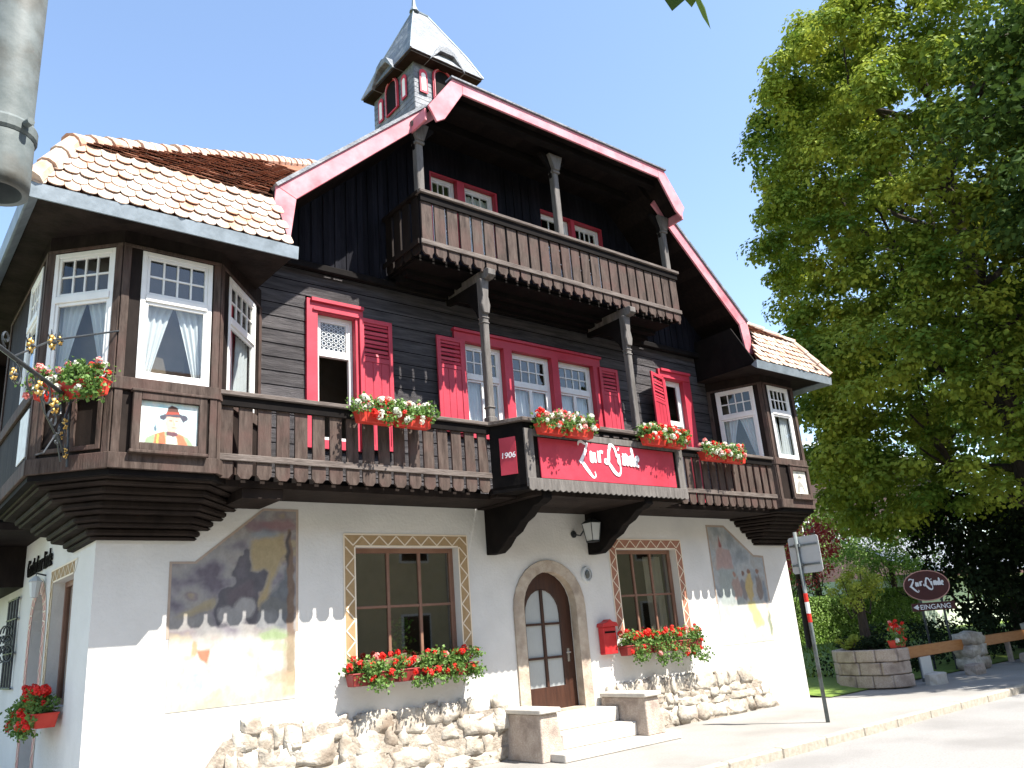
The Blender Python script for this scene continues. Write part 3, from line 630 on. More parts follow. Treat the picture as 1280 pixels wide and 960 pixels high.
# ================================================================== oriels
def oriel(plan,small,faces,zt=6.5,name='oriel'):
    """faces: {index:(u0,u1,curtain)} windows; plan runs with outward normal = (-U.y,U.x)"""
    root=None; b=MB(); tr_=MB(); pn=MB()
    for i in range(len(plan)-1):
        p=Vector((*plan[i],0));q=Vector((*plan[i+1],0)); F=Fr(p,q-p); Ln=(q-p).length
        hs=[rect(faces[i][0],faces[i][1],4.66,6.19)] if i in faces else []
        b.holes(F,[(0.0,3.66),(Ln,3.66),(Ln,zt),(0,zt)],hs,-.05,0)
        # trims
        tr_.fb(F,-.02,Ln+.02,3.66,3.83,.001,.04); tr_.fb(F,-.01,Ln+.01,4.52,4.66,.001,.035); tr_.fb(F,0,Ln,6.20,6.24,.001,.02)
        tr_.fb(F,.002,.085,3.83,4.52,.001,.022); tr_.fb(F,Ln-.085,Ln-.002,3.83,4.52,.001,.022)
        tr_.fb(F,.002,.085,4.66,6.2,.001,.018); tr_.fb(F,Ln-.085,Ln-.002,4.66,6.2,.001,.018)
        if i in faces:
            a,c,k=faces[i]; o=win(F,a,c,4.66,6.19,5.62,4,2,1,k,n=.012,fr=.055)
    root=b.build(name,'dark',H); tr_.build('trim','brown',root,bev=.005)
    MB().hprism([tuple(p) for p in plan]+([(plan[-1][0]+1,plan[-1][1]),(plan[0][0],.6)] if 0 else []),3.60,3.66).build('floor','black',root)
    # dark room behind so that drapes read
    # corbel
    cb=MB(); n=5
    for k in range(n):
        t=(k+.0)/n; z1=3.66-.60*k/n-.0; z0=3.66-.60*(k+1)/n
        def pl(t): return [(a[0]+(c[0]-a[0])*t,a[1]+(c[1]-a[1])*t) for a,c in zip(plan,small)]
        def grow(ps,e):
            cx=sum(p[0] for p in ps)/len(ps); cy=sum(p[1] for p in ps)/len(ps); out=[]
            for i,p in enumerate(ps):
                if i in (0,len(ps)-1): out.append(p); continue
                d=Vector((p[0]-cx,p[1]-cy)); d.normalize(); out.append((p[0]+d.x*e,p[1]+d.y*e))
            return out
        inner=[(.35 if plan[0][0]<3 else 13.1,.35)]
        A=pl(t+.10); B=pl(t+.14)
        cb.hprism(A+inner,z1-.075,z1-.001); cb.hprism(grow(B,-.015)+inner,z0+.001,z1-.076)
    cb.build('corbel','dark',root,bev=.02)
    return root
PL=[(1.85,-.0),(.93,-1.05),(-.165,-1.05),(-.79,-.42),(-.79,2.1),(0,2.6)]
SL_=[(1.07,-.0),(.98,-.05),(-.03,-.05),(-.05,-.03),(-.05,1.05),(0,1.1)]
oL=oriel(PL,SL_,{0:(.22,1.14,'half'),1:(.10,.89,'v'),2:(.07,.81,'v'),3:(.3,1.05,'full')})
PR=[(13.42,2.6),(13.75,2.1),(13.75,-.42),(13.07,-1.05),(11.97,-1.05),(11.52,-.0)]
SR=[(13.42,1.1),(13.44,1.05),(13.44,-.03),(13.42,-.05),(12.42,-.05),(12.35,-.0)]
oR=oriel(PR,SR,{3:(.20,.93,'half'),4:(.18,.96,'v')})
# panel mouldings + framed paintings on the oriels
def picture(F,u0,u1,v0,v1,label,kind):
    p=empty('framed_painting',F((u0+u1)/2,v0,.02),label,'painting'); b=MB(); ring(b,F,u0,u1,v0,v1,.085,.02,.075); b.fb(F,u0-.02,u1+.02,v0-.035,v0,.02,.1); b.fb(F,u0-.02,u1+.02,v1,v1+.03,.02,.09)
    b.build('frame','brown',p,bev=.006); a,c,d,e=u0+.085,u1-.085,v0+.085,v1-.085
    MB().fb(F,a,c,d,e,.02,.03).build('canvas','p_pale',p)
    X=lambda x,y:(a+(c-a)*x,d+(e-d)*y); G=lambda L:[X(*q) for q in L]
    X=lambda x,y:(c+(a-c)*x,d+(e-d)*y); g_=lambda L_:[X(*q) for q in L_]      # this frame runs right to left
    if kind==1:
        bs=lambda x,y:mixn(x,y,5,4,[(.60,.68,.66),(.66,.70,.66),(.50,.66,.66),(.68,.70,.62)])
        ly=[([(.15,.25),(.2,.8),(.34,.97),(.5,.9),(.45,.3)],(.38,.60,.62),.02,.8),([(.6,.95),(.85,.92),(.88,.6),(.7,.5)],(.45,.62,.62),.03,.6),([(.08,.0),(.12,.14),(.28,.26),(.42,.31),(.68,.29),(.84,.2),(.95,.0)],(.22,.30,.17),.012,.9),
         ([(.25,.0),(.27,.24),(.42,.31),(.47,.0)],(.50,.15,.08),.01,.95),([(.66,.0),(.60,.27),(.74,.24),(.84,.0)],(.52,.16,.09),.01,.95),([(.29,.0),(.30,.24),(.33,.25),(.33,.0)],(.55,.45,.12),.004,.9),([(.46,.0),(.46,.22),(.62,.22),(.66,.0)],(.55,.62,.52),.012,.9),
         ([(.46,.34),(.43,.50),(.44,.68),(.68,.70),(.69,.54),(.66,.40),(.60,.30),(.5,.29)],(.62,.40,.30),.008,1),([(.58,.6),(.66,.6),(.64,.42),(.60,.42)],(.70,.52,.42),.01,.7),([(.46,.31),(.46,.23),(.58,.19),(.66,.24),(.63,.31)],(.13,.06,.08),.006,.95),
         ([(.34,.60),(.33,.67),(.42,.73),(.66,.76),(.80,.72),(.82,.63),(.74,.55),(.68,.67),(.46,.67),(.40,.57)],(.08,.08,.10),.006,1),([(.43,.71),(.47,.88),(.53,.95),(.63,.90),(.67,.75)],(.11,.06,.05),.006,1),([(.43,.71),(.45,.79),(.66,.80),(.67,.74)],(.34,.08,.06),.006,.9),
         ([(.25,.3),(.24,.38),(.265,.48),(.28,.38),(.29,.3)],(.08,.10,.14),.006,.9),([(.50,.565),(.50,.585),(.55,.585),(.55,.565)],(.12,.06,.05),.003,.9),([(.60,.565),(.60,.585),(.645,.585),(.645,.565)],(.12,.06,.05),.003,.9),([(.575,.46),(.565,.58),(.60,.47)],(.42,.22,.15),.004,.8),([(.54,.405),(.545,.425),(.62,.42),(.62,.405)],(.42,.12,.10),.004,.9)]
    else:
        bs=lambda x,y:mixn(x,y,6,9,[(.60,.60,.50),(.66,.64,.54),(.70,.68,.60)])
        ly=[([(.32,.98),(.36,.66),(.58,.66),(.52,.98)],(.40,.40,.36),.02,.8),([(.22,.05),(.28,.42),(.46,.60),(.68,.44),(.84,.05),(.70,.08),(.60,.3),(.46,.3),(.38,.05)],(.22,.21,.19),.012,.85),([(.44,.55),(.42,.70),(.54,.78),(.66,.70),(.62,.55)],(.42,.36,.30),.008,.9),([(.26,.66),(.45,.74),(.52,.86),(.66,.76),(.80,.68),(.62,.70)],(.16,.15,.14),.006,.9)]
    ly=[(g_(P),cc,sf*abs(c-a),al) for P,cc,sf,al in ly]
    canvas('painted_picture',F,rect(a+.001,c-.001,d+.001,e-.001),.0055,bs,ly,.033,p,2,.006,40,.10,40)
    return p
FL=Fr((.93,-1.05,0),(-1,0,0)); FR=Fr((13.07,-1.05,0),(-1,0,0))
picture(FL,.13,.91,3.86,4.50,'framed portrait of a man in a dark hat and red waistcoat on the left oriel','x' and 1)
picture(FR,.05,.72,3.86,4.50,'pale framed sketch of a figure on the right oriel',2)
# recessed panels on the left chamfer and side
FC=Fr((-.165,-1.05,0),(-.63,.63,0))
b=MB(); ring(b,FC,.10,.44,3.87,4.48,.05,.002,.03); ring(b,FC,.46,.80,3.87,4.48,.05,.002,.03); b.build('panel_moulding','brown',oL,bev=.004)
FS=Fr((-.79,-.42,0),(0,1,0)); MB().fb(FS,.25,.8,3.92,4.46,.002,.012).build('side_panel','p_pale',oL)
# interior dark walls of oriels
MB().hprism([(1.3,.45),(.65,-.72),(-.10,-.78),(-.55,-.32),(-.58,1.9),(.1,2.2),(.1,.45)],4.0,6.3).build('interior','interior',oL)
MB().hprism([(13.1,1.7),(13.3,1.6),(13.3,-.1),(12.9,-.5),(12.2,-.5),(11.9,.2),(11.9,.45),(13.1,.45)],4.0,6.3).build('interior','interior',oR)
# ================================================================== balconies
def boards(b,F,u0,u1,step,zr,zm,zb,tab=False,n=0,t=.03,hw=.355):
    k=round((u1-u0)/step); s=(u1-u0)/k
    for i in range(k):
        c=u0+s*(i+.5); h=s*hw; g=s*(.395 if not tab else .42); zr_=zr
        pts=[(c-h,zr_),(c-h,zm),(c-g,zm-.005),(c-g,zb+.05),(c-g+.04,zb)]
        if tab: pts+= [(c+g-.075,zb),(c+g-.07,zb-.045),(c+g-.035,zb-.05),(c+g-.03,zb)]
        else: pts+=[(c+g-.04,zb)]
        pts+=[(c+g,zb+.05),(c+g,zm-.005),(c+h,zm),(c+h,zr_)]
        jit=R.uniform(-.003,.003); b.prism(F,pts,n+jit,n+t+jit)
def balcony(x0,x1,y,zrail,zm,zb,floorz,ends,tab,railm='rail',bm='brown'):
    F=Fr((0,y,0),(1,0,0),(0,-1,0)); fl=MB().box(x0+.02,x1-.02,y+.22,-.09,floorz-.07,floorz).build('balcony','black',H)
    b=MB(); boards(b,F,x0,x1,.2305,zrail-.06,zm-.04,zb,tab,.0,.03,.405 if tab else .355)
    b.build('board',bm,fl,bev=.004)
    r_=MB(); r_.box(x0-.03,x1+.03,y-.10,y+.05,zrail-.055,zrail); r_.build('handrail',railm,fl,bev=.008)
    r_=MB(); r_.box(x0-.01,x1+.01,y-.055,y-.031,zm-.06,zm+.02); r_.build('lower_rail','rail',fl,bev=.006)
    MB().box(x0,x1,y-.06,y+.0,zrail-.17,zrail-.056).build('rail_shade_strip','black',fl)  # black strip painting the shade under the handrail
    return fl
bl=balcony(.95,4.88,-.955,4.66,3.90,3.64,3.735,'',False)
MB().box(1.0,5.3,-.81,-.02,3.58,3.66).box(1.35,1.85,-.78,-.05,3.46,3.575).build('floor_beam','dark',bl)
br=balcony(8.78,11.98,-.955,4.66,3.90,3.64,3.735,'',False)
MB().box(8.5,11.9,-.81,-.02,3.58,3.66).build('floor_beam','dark',br)
bu=balcony(3.80,9.62,-1.07,8.12,7.30,7.09,7.20,'',True)
FE=Fr((3.80,-1.07,0),(0,1,0),(-1,0,0)); b=MB(); boards(b,FE,0,1.0,.2305,8.06,7.26,7.13,False,-.03,.03); b.build('board','dark',bu); MB().box(3.76,3.86,-1.1,-.07,8.07,8.118).build('end_rail','dark',bu); MB().box(3.75,3.77,-1.09,-.07,7.24,7.32).build('end_rail','dark',bu)
FE=Fr((9.62,-1.07,0),(0,1,0),(1,0,0)); b=MB(); boards(b,FE,0,1.0,.2305,8.06,7.26,7.13,False,-.03,.03); b.build('board','dark',bu); MB().box(9.56,9.66,-1.1,-.07,8.07,8.118).build('end_rail','dark',bu)
# soffit beams of upper balcony
b=MB()
for zz,yy in ((7.02,-.45),(6.98,-.25)): b.box(3.9,9.5,yy-.07,yy+.07,zz,zz+.12)
b.box(3.85,9.57,-.85,-.10,7.10,7.15); b.build('floor_beam','black',bu)
for x in (4.98,8.12):
    b=MB(); b.prism(Fr((x-.07,0,0),(0,-1,0),(1,0,0)),[(.05,6.93),(1.16,6.93),(1.22,6.97),(1.22,7.06),(1.18,7.085),(.05,7.085)],0,.14); b.build('beam_end','grey',bu,bev=.006)
def post(parent,x,y,z0,z1,m='grey',s=.055,carve=True,name='post'):
    b=MB(); b.box(x-s,x+s,y-s,y+s,z0,z1-.001)
    if carve:
        b.box(x-s-.02,x+s+.02,y-s-.02,y+s+.02,z0,z0+.09); b.box(x-s-.013,x+s+.013,y-s-.013,y+s+.013,z0+.22,z0+.25)
        b.box(x-s-.012,x+s+.012,y-s-.012,y+s+.012,z1-.72,z1-.69); b.box(x-s-.012,x+s+.012,y-s-.012,y+s+.012,z1-.64,z1-.61)
        b.prism(Fr((x,y-s-.001,0),(1,0,0),(0,-1,0)),[(-s,z1-.56),(s,z1-.56),(s+.03,z1-.42),(s,z1-.28),(s+.03,z1),(-s-.03,z1),(-s,z1-.28),(-s-.03,z1-.42)],-.03,.035)
    return b.build(name,m,parent,bev=.012)
post(bu,4.93,-1.0,4.66,6.93); post(bu,8.08,-1.0,4.66,6.93)
for x in (4.93,8.08):
    b=MB(); b.prism(Fr((x-.045,0,0),(0,-1,0),(1,0,0)),[(.1,6.93),(.94,6.93),(.94,6.25),(.86,6.45),(.66,6.68),(.4,6.80),(.1,6.84)],0,.09); b.build('brace','black',bu,bev=.01)
for x in (3.87,6.71,9.5):
    zt=9.72 if x==6.71 else 9.30
    b=MB(); s=.06; b.box(x-s,x+s,-1.07-s+.06,-1.07+s+.06,8.12,zt); b.box(x-s-.02,x+s+.02,-1.15+.05,-1.0+.05,zt-.35,zt-.3)
    b.prism(Fr((x,-1.08,0),(1,0,0),(0,-1,0)),[(-s,zt-.3),(s,zt-.3),(s+.1,zt),(-s-.1,zt)],-.04,.04); b.build('post','grey',bu,bev=.01)
    for sg in (-1,1):
        MB().prism(Fr((x,-1.0,0),(sg,0,0),(0,-1,0)),[(.055,zt-.45),(.1,zt-.25),(.3,zt-.02),(.3,zt+.02),(.055,zt+.02)],-.03,.03).build('brace','black',bu)
# the projecting middle bay
bay=MB(); P=[(4.88,-1.0),(5.14,-1.45),(8.58,-1.45),(8.80,-1.0)]
bay.hprism(P+[(8.8,-.9),(4.88,-.9)],3.62,3.70)
for i in range(3):
    p=Vector((*P[i],0)); q=Vector((*P[i+1],0)); F=Fr(p,q-p,((q-p).normalized().y,-(q-p).normalized().x,0)); Ln=(q-p).length
    bay.fb(F,0,Ln,3.66,4.60,-.04,0)
bo=bay.build('balcony_bay','black',H)
b=MB()
for i in range(3):
    p=Vector((*P[i],0)); q=Vector((*P[i+1],0)); d=(q-p).normalized(); F=Fr(p,d,(d.y,-d.x,0)); Ln=(q-p).length
    b.fb(F,-.04,Ln+.04,4.601+.0005*i,4.66+.0005*i,-.06,.07)
b.build('handrail','rail',bo,bev=.008)
F1=Fr((5.14,-1.45,0),(1,0,0),(0,-1,0)); b=MB()
b.fb(F1,.0,.16,3.66,4.50,.001,.035); b.fb(F1,3.28,3.44,3.66,4.50,.001,.035); b.fb(F1,.16,3.28,4.40,4.50,.001,.03)
pts=[(0,3.78),(0,3.64)]; 
k=30
for i in range(k*4+1):
    x=3.44*i/(k*4); pts.append((x,3.625-.028*abs(math.sin(math.pi*i/4))))
pts+=[(3.44,3.78)]; b.prism(F1,pts,.036,.055); b.build('frame','grey',bo,bev=.004)
b=MB()
for i in range(14): b.fb(F1,.3+i*.22,.42+i*.22,4.52,4.545,.001,.02)
b.build('slot','rail',bo)
FA=Fr((4.88,-1.0,0),(.26,-.45,0),(-.866,-.5,0)); MB().fb(FA,.15,.40,3.86,4.40,.002,.014).build('date_panel','red',bo)
textobj('date','1906',FA,.275,4.10,.115,.017,'signwhite',bo,depth=.003,align='CENTER',shear=.1)
# guesthouse sign
sg=empty('name_sign',(6.9,-1.49,3.8),'long red signboard with white script lettering on the middle balcony','sign')
MB().fb(F1,.26,3.20,3.79,4.385,.003,.03).build('board','red',sg,bev=.004)
Z=[[(.02,.80,.4),(.06,.90,1),(.16,.92,1.1),(.30,.86,.8),(.38,.90,.5)],[(.38,.90,.6),(.28,.66,1.3),(.14,.44,1.4),(.04,.30,1.2)],[(.0,.34,.5),(.10,.36,1.2),(.20,.24,1.6),(.34,.08,1.5),(.50,-.08,.9),(.60,-.04,.5),(.58,.08,.4)],
   [(.46,.66,.6),(.50,.60,1.5),(.49,.40,1.6),(.56,.36,.8)],[(.62,.64,1.5),(.62,.42,1.6),(.68,.36,.7)],[(.49,.40,.5),(.62,.52,.5)],
   [(.74,.66,.6),(.80,.62,1.6),(.80,.36,1.6)],[(.80,.56,.5),(.88,.68,1.0),(.97,.66,1.2)]]
Li=[[(1.22,.82,.4),(1.30,.92,1.0),(1.42,.88,1.1),(1.46,.78,.6)],[(1.34,.92,.8),(1.22,.72,1.3),(1.18,.48,1.4),(1.12,.36,1.2),(1.02,.38,.7),(1.04,.48,.4),(1.14,.44,.6)],[(1.14,.42,.8),(1.26,.26,1.5),(1.40,.10,1.5),(1.54,.04,1.1),(1.62,.12,.7),(1.64,.28,.6),(1.60,.5,.5)],[(1.42,.88,.8),(1.50,.74,1.1),(1.52,.56,.5)],
   [(1.60,.66,1.5),(1.60,.42,1.6),(1.66,.36,.6)],[(1.60,.82,1.3),(1.64,.80,1.3)],
   [(1.76,.66,.7),(1.80,.62,1.6),(1.80,.34,1.6)],[(1.80,.54,.5),(1.88,.66,.9),(1.94,.60,1.6),(1.94,.40,1.6),(2.0,.36,.6)],
   [(2.16,.58,.8),(2.08,.60,1.2),(2.05,.46,1.4),(2.10,.36,1.1),(2.18,.42,.6)],[(2.14,.88,.5),(2.18,.80,1.3),(2.20,.42,1.6),(2.26,.34,.6)],
   [(2.34,.46,.6),(2.44,.54,.8),(2.40,.64,1.0),(2.33,.54,1.4),(2.34,.38,1.3),(2.44,.34,.8)]]
strokes('lettering',Z+Li,F1,.031,.040,'signwhite',sg,sc=.535,o=(1.02,3.93-.03))
for x in (5.45,7.60):
    b=MB(); b.prism(Fr((x,0,0),(0,-1,0),(1,0,0)),[(.0,3.62),(1.42,3.62),(1.42,3.52),(1.30,3.46),(1.18,3.44),(1.02,3.32),(.86,3.26),(.72,3.14),(.56,3.08),(.42,2.96),(.26,2.88),(.0,2.88)],0,.17); b.build('console_bracket','black',bo,bev=.012)
MB().box(4.95,8.75,-1.0,-.81,3.585,3.618).box(5.31,8.49,-1.4,-.02,3.56,3.615).build('floor_beam','dark',bo)
# ================================================================== roof
def tiles(b,org,ux,up,nu,nv,wd,exp,lift=.02,clipf=None,rng=R):
    """rounded plain tiles; org lower-left, ux along eave, up upslope"""
    ux=Vector(ux).normalized(); up=Vector(up).normalized(); n=ux.cross(up).normalized()
    for j in range(nv):
        for i in range(-1,nu+1):
            c=Vector(org)+ux*((i+.5+(.5 if j%2 else 0))*wd)+up*(j*exp)
            if clipf and not clipf(c): continue
            h=wd*.48; ln=exp*1.25; k=6; li=lift*(1+rng.uniform(-.3,.5)); s=rng.uniform(-.012,.012)
            pts=[(-h,ln),(-h,exp*.32)]+[(h*math.cos(math.pi+math.pi*q/k),exp*.32-(exp*.42)*math.sin(math.pi*q/k)) for q in range(1,k)]+[(h,exp*.32),(h,ln)]
            bI=len(b.v)
            for (a,e) in pts:
                hh=li*(1-e/ln)+.004
                b.v.append(c+ux*a+up*(e+s)+n*(hh+.012))
            for (a,e) in pts:
                hh=li*(1-e/ln)+.004
                b.v.append(c+ux*a+up*(e+s)+n*hh)
            m=len(pts); b.f.append(tuple(bI+q for q in range(m)))
            for q in range(m-1): b.f.append((bI+q,bI+q+1,bI+m+q+1,bI+m+q))
def capline(p,q,rad=.11,ln=.36,m='tile',parent=None,jit=.012):
    p=Vector(p);q=Vector(q);d=q-p;N=max(1,int(d.length/ln)); b=MB()
    for i in range(N):
        a=p+d*(i/N);c=p+d*((i+1.12)/N); j=Vector((R.uniform(-jit,jit),0,R.uniform(-jit,jit)))
        b.tube([a+j,c+j],[rad*1.12,rad*.88],10)
    return b.build('ridge_tile',m,parent,smooth=False)
rf=MB()
# main roof slabs (x-z section, run along y)
top=6.71; zR=roofz(top)
def slab(pts,t=.16):
    """quad plate with thickness downwards"""
    P_=[Vector(p) for p in pts]; n=(P_[1]-P_[0]).cross(P_[2]-P_[0]).normalized()
    if n.z<0:n=-n
    bI=len(rf.v); k=len(P_); rf.v+=[p for p in P_]+[p-n*t for p in P_]
    rf.f.append(tuple(bI+i for i in range(k))); rf.f.append(tuple(bI+k+i for i in reversed(range(k))))
    for i in range(k): j=(i+1)%k; rf.f.append((bI+i,bI+j,bI+k+j,bI+k+i))
yf=-1.02; yh=-1.42; zh=9.98; hs=.90
# hip meets slopes: hip plane z=zh+hs*(y-yh)
def hipy(z): return yh+(z-zh)/hs
xl=1.61+(zh-7.5)/SL
yr=hipy(zR)
slab([(1.61,yf,7.5),(1.61,10,7.5),(top,10,zR),(top,yr,zR),(xl-.0,yh+.0,zh),(xl-.0,yf,zh)])
xr=11.81-(zh-7.5)/SL
slab([(11.81,yf,7.5),(11.81,10,7.5),(top,10,zR),(top,yr,zR),(xr,yh,zh),(xr,yf,zh)])
slab([(xl-.0,yh-.06,zh-.02),(xr,yh-.06,zh-.02),(top,yr,zR+.01)],.12)
# lower kinked parts
slab([(1.61,yf,7.5),(1.50,yf,6.62),(1.50,9,6.62),(1.61,9,7.5)],.1); slab([(11.81,yf,7.5),(11.92,yf,6.62),(11.92,9,6.62),(11.81,9,7.5)],.1)
# projecting ends of the hip ("ears")
for s in (1,-1):
    X=lambda x:x if s==1 else 13.42-x
    slab([(X(4.24),yh-.05,zh),(X(3.76),yh-.05,9.32),(X(3.76),yf,9.32),(X(4.24),yf,zh)],.06)
R0=rf.build('roof','soffit',H)
rc=MB()
for P_ in ([(1.58,yf,7.5),(1.58,10,7.5),(top,10,zR),(top,yr,zR),(xl,yh,zh),(xl,yf,zh)],[(11.84,yf,7.5),(11.84,10,7.5),(top,10,zR),(top,yr,zR),(xr,yh,zh),(xr,yf,zh)],[(xl,yh-.06,zh-.02),(xr,yh-.06,zh-.02),(top,yr,zR+.01)]): rc.quad(*[Vector(p)+Vector((0,0,.03)) for p in P_])
rc.build('roof_covering','tilebrown',R0)
# soffits under the overhang
sf=MB()
for s in (1,-1):
    X=lambda x:x if s==1 else 13.42-x
    sf.quad((X(1.75),yf+.01,roofz(1.75)-.28),(X(3.9),yf+.01,roofz(3.9)-.28),(X(3.9),-.05,roofz(3.9)-.28),(X(1.75),-.05,roofz(1.75)-.28))
    sf.quad((X(3.8),yh,9.28),(X(4.26),yh,9.86),(X(4.26),.0,9.86),(X(3.8),.0,9.28))
sf.quad((4.26,yh,9.86),(9.16,yh,9.86),(9.16,.0,9.90),(4.26,.0,9.90)); sf.build('soffit','soffit',R0)
b=MB()
for yy in (-1.30,-.7): b.box(4.3,9.1,yy,yy+.12,9.72,9.855)
for yy in (-.55,): b.box(4.3,9.1,yy,yy+.05,9.80,9.856)
b.build('purlin','black',R0)
# verge boards
def strip_poly(x0,z0,x1,z1,wd): 
    d=Vector((x1-x0,z1-z0)); d.normalize(); n=Vector((d.y,-d.x)); 
    if n.y>0:n=-n
    return n
vb=MB(); capm=MB()
for s in (1,-1):
    X=lambda x:x if s==1 else 13.42-x
    Fv=Fr((0,-1.03,0),(1,0,0),(0,-1,0)); wd=.27
    dn=Vector((SL,-1)).normalized()*wd*.86      # inward normal of slope
    A=(1.53,6.80); B=(1.60,7.52); C=(4.02,7.52+SL*2.42)
    a=(1.80,6.80); b_=(1.88,7.40); c=(4.02+dn.x,C[1]+dn.y)
    vb.prism(Fv,[(X(p),q) for p,q in (A,B,b_,a)],0,.04); vb.prism(Fv,[(X(p),q) for p,q in (B,C,c,b_)],.0005,.041)
    capm.prism(Fv,[(X(p),q) for p,q in ((B[0]-.02,B[1]+.02),(C[0]-.02,C[1]+.02),(C[0]+.01,C[1]-.015),(B[0]+.01,B[1]-.015))],-.1,.07)
    # front hip fascia ends
    Fh=Fr((0,-1.48,0),(1,0,0),(0,-1,0))
    vb.prism(Fh,[(X(p),q) for p,q in ((4.24,10.0),(3.76,9.33),(3.90,9.10),(4.05,9.20),(4.42,9.79),(4.42,10.0))],0,.04)
    # side return of the ear
    vb.box(min(X(3.74),X(3.78)),max(X(3.74),X(3.78)),-1.44,-1.03,9.12,9.33)
vb.fb(Fr((0,-1.48,0),(1,0,0),(0,-1,0)),4.42,9.0,9.79,10.0,.0006,.0395)
capm.fb(Fr((0,-1.48,0),(1,0,0),(0,-1,0)),4.2,9.22,10.0,10.03,-.1,.075)
vb.build('verge_board','verge',R0,bev=.006); capm.build('verge_flashing','slate',R0)
# oriel roofs
def orielroof(xo,xi,s,xit=None):
    """s=+1: outer end lies towards -x"""
    gy=-1.5; gz=6.40; ty=-1.02; tz=7.30; X0=min(xo,xi); X1=max(xo,xi)
    txo=xo+s*.42; o=MB(); back=5.0; xit=xit if xit is not None else xi-s*.1
    # front skirt slab
    rfp=[(xo,gy,gz),(xi-s*.1,gy,gz),(xit,ty,tz),(txo,ty,tz)]
    m=MB(); m.v=[Vector(p)+Vector((0,.03,-.02)) for p in rfp]+[Vector(p)-Vector((0,-.05,.08)) for p in rfp]; m.f=[(0,1,2,3),(7,6,5,4),(0,4,5,1),(1,5,6,2),(2,6,7,3),(3,7,4,0)]
    # side skirt
    q=[(xo,gy,gz),(xo,back,gz),(txo,back,tz),(txo,ty,tz)]; k=len(m.v); m.v+=[Vector(p) for p in q]; m.f.append((k,k+1,k+2,k+3))
    # upper planes
    t=.83; zr=11.9; sh=(zr-tz)/t; hx=txo+s*sh; hy=ty+sh
    vx=(6.40 if s==1 else 13.42-6.40)
    q=[(txo,ty,tz),(xit,ty,tz),(vx,hy,zr),(hx,hy,zr)]; k=len(m.v); m.v+=[Vector(p) for p in q]; m.f.append((k,k+1,k+2,k+3))
    q=[(txo,ty,tz),(hx,hy,zr),(txo,hy+sh,tz)]; k=len(m.v); m.v+=[Vector(p) for p in q]; m.f.append((k,k+1,k+2))
    rt=m.build('oriel_roof','tilebrown',H)
    # tiles
    up=Vector((0,ty-gy,tz-gz)); L_=abs(xi-xo)-.1; L2=abs(xit-xo); wd=.158; nu=int(L_/wd)+1; exp=.160; nv=6
    b=MB(); slope=.42/up.length
    def cl(c):
        d=(c.z-gz)/(tz-gz); e=(c.x-xo)*s
        return e>d*.42+.03 and e<L_+(L2-L_)*d-.02
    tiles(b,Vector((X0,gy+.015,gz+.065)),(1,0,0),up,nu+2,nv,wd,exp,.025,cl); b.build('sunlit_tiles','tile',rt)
    up=Vector((0,1,t)); b=MB()
    def cl2(c):
        d=(c.y-ty); e=(c.x-txo)*s
        xm=(xit-txo)*s; return e>d+.02 and e<xm+d*1.1 and d<sh
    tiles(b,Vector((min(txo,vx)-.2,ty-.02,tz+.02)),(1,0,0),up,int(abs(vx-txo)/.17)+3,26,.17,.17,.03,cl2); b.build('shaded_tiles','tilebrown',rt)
    capline((xo+s*.03,gy+.02,gz+.1),(txo,ty,tz+.02),.10,.27,'tile',rt); capline((txo,ty,tz+.02),(hx,hy,zr+.02),.11,.34,'tile',rt); capline((hx,hy,zr+.02),(vx,hy,zr+.02),.11,.34,'tile',rt)
    # soffit + gutter
    sm=MB(); sm.quad((xo+s*.05,gy+.05,gz-.01),(xi,gy+.05,gz-.01),(xi,-.02,gz+.02),(xo+s*.05,-.02,gz+.02)); sm.quad((xo+s*.05,-.02,gz+.02),(s*0+(0 if s==1 else XR),-.02,gz+.02),((0 if s==1 else XR),back,gz+.02),(xo+s*.05,back,gz+.02)); sm.build('soffit','dark',rt)
    g=MB(); 
    def gut(F,u0,u1):
        pr=[(.0,.0),(.0,-.02),(.09,-.10),(.11,-.10),(.13,.06),(.115,.06)]
        bI=len(g.v)
        for uu in (u0,u1):
            for n,v in pr: g.v.append(F(uu,gz+v+.0,n))
        m_=len(pr)
        for i in range(m_): j=(i+1)%m_; g.f.append((bI+i,bI+j,bI+m_+j,bI+m_+i))
        g.f.append(tuple(bI+i for i in range(m_))); g.f.append(tuple(bI+m_+i for i in reversed(range(m_))))
    gut(Fr((0,gy+.11,0),(1,0,0),(0,-1,0)),X0,X1)
    gut(Fr((xo+s*.11,gy,0),(0,1,0),(-s,0,0)),0,6)
    g.build('gutter','metal',rt)
    # infill cheek under skirt end near verge
    ck=MB(); ck.prism(Fr((xi-s*.08,0,0),(0,-1,0),(1,0,0)),[(1.45,6.42),(0,6.42),(0,7.3),(1.0,7.3)],-.02,.02); ck.build('cheek','black',rt)
    return rt
rl=orielroof(-1.19,1.71,1); rr_=orielroof(13.94,11.22,-1,11.98)
b=MB(); b.quad((4.05,.85,9.10),(4.75,.85,9.10),(4.75,1.30,9.5),(4.05,1.30,9.5)); 
# little metal roof hatch
b=MB().prism(Fr((3.9,1.2,0),(1,0,0),(0,-1,0)),[(0,9.22),(.75,9.22),(.75,9.34),(0,9.34)],-.3,.25); b.build('roof_hatch','metal',rl)
# ================================================================== turret
T=MB(); tx0,tx1,ty0,ty1=6.08,7.51,2.3,4.0; zb=11.2; zt=13.9
T.box(tx0,tx1,ty0,ty1,zb,zt); To=T.build('turret','slate',H)
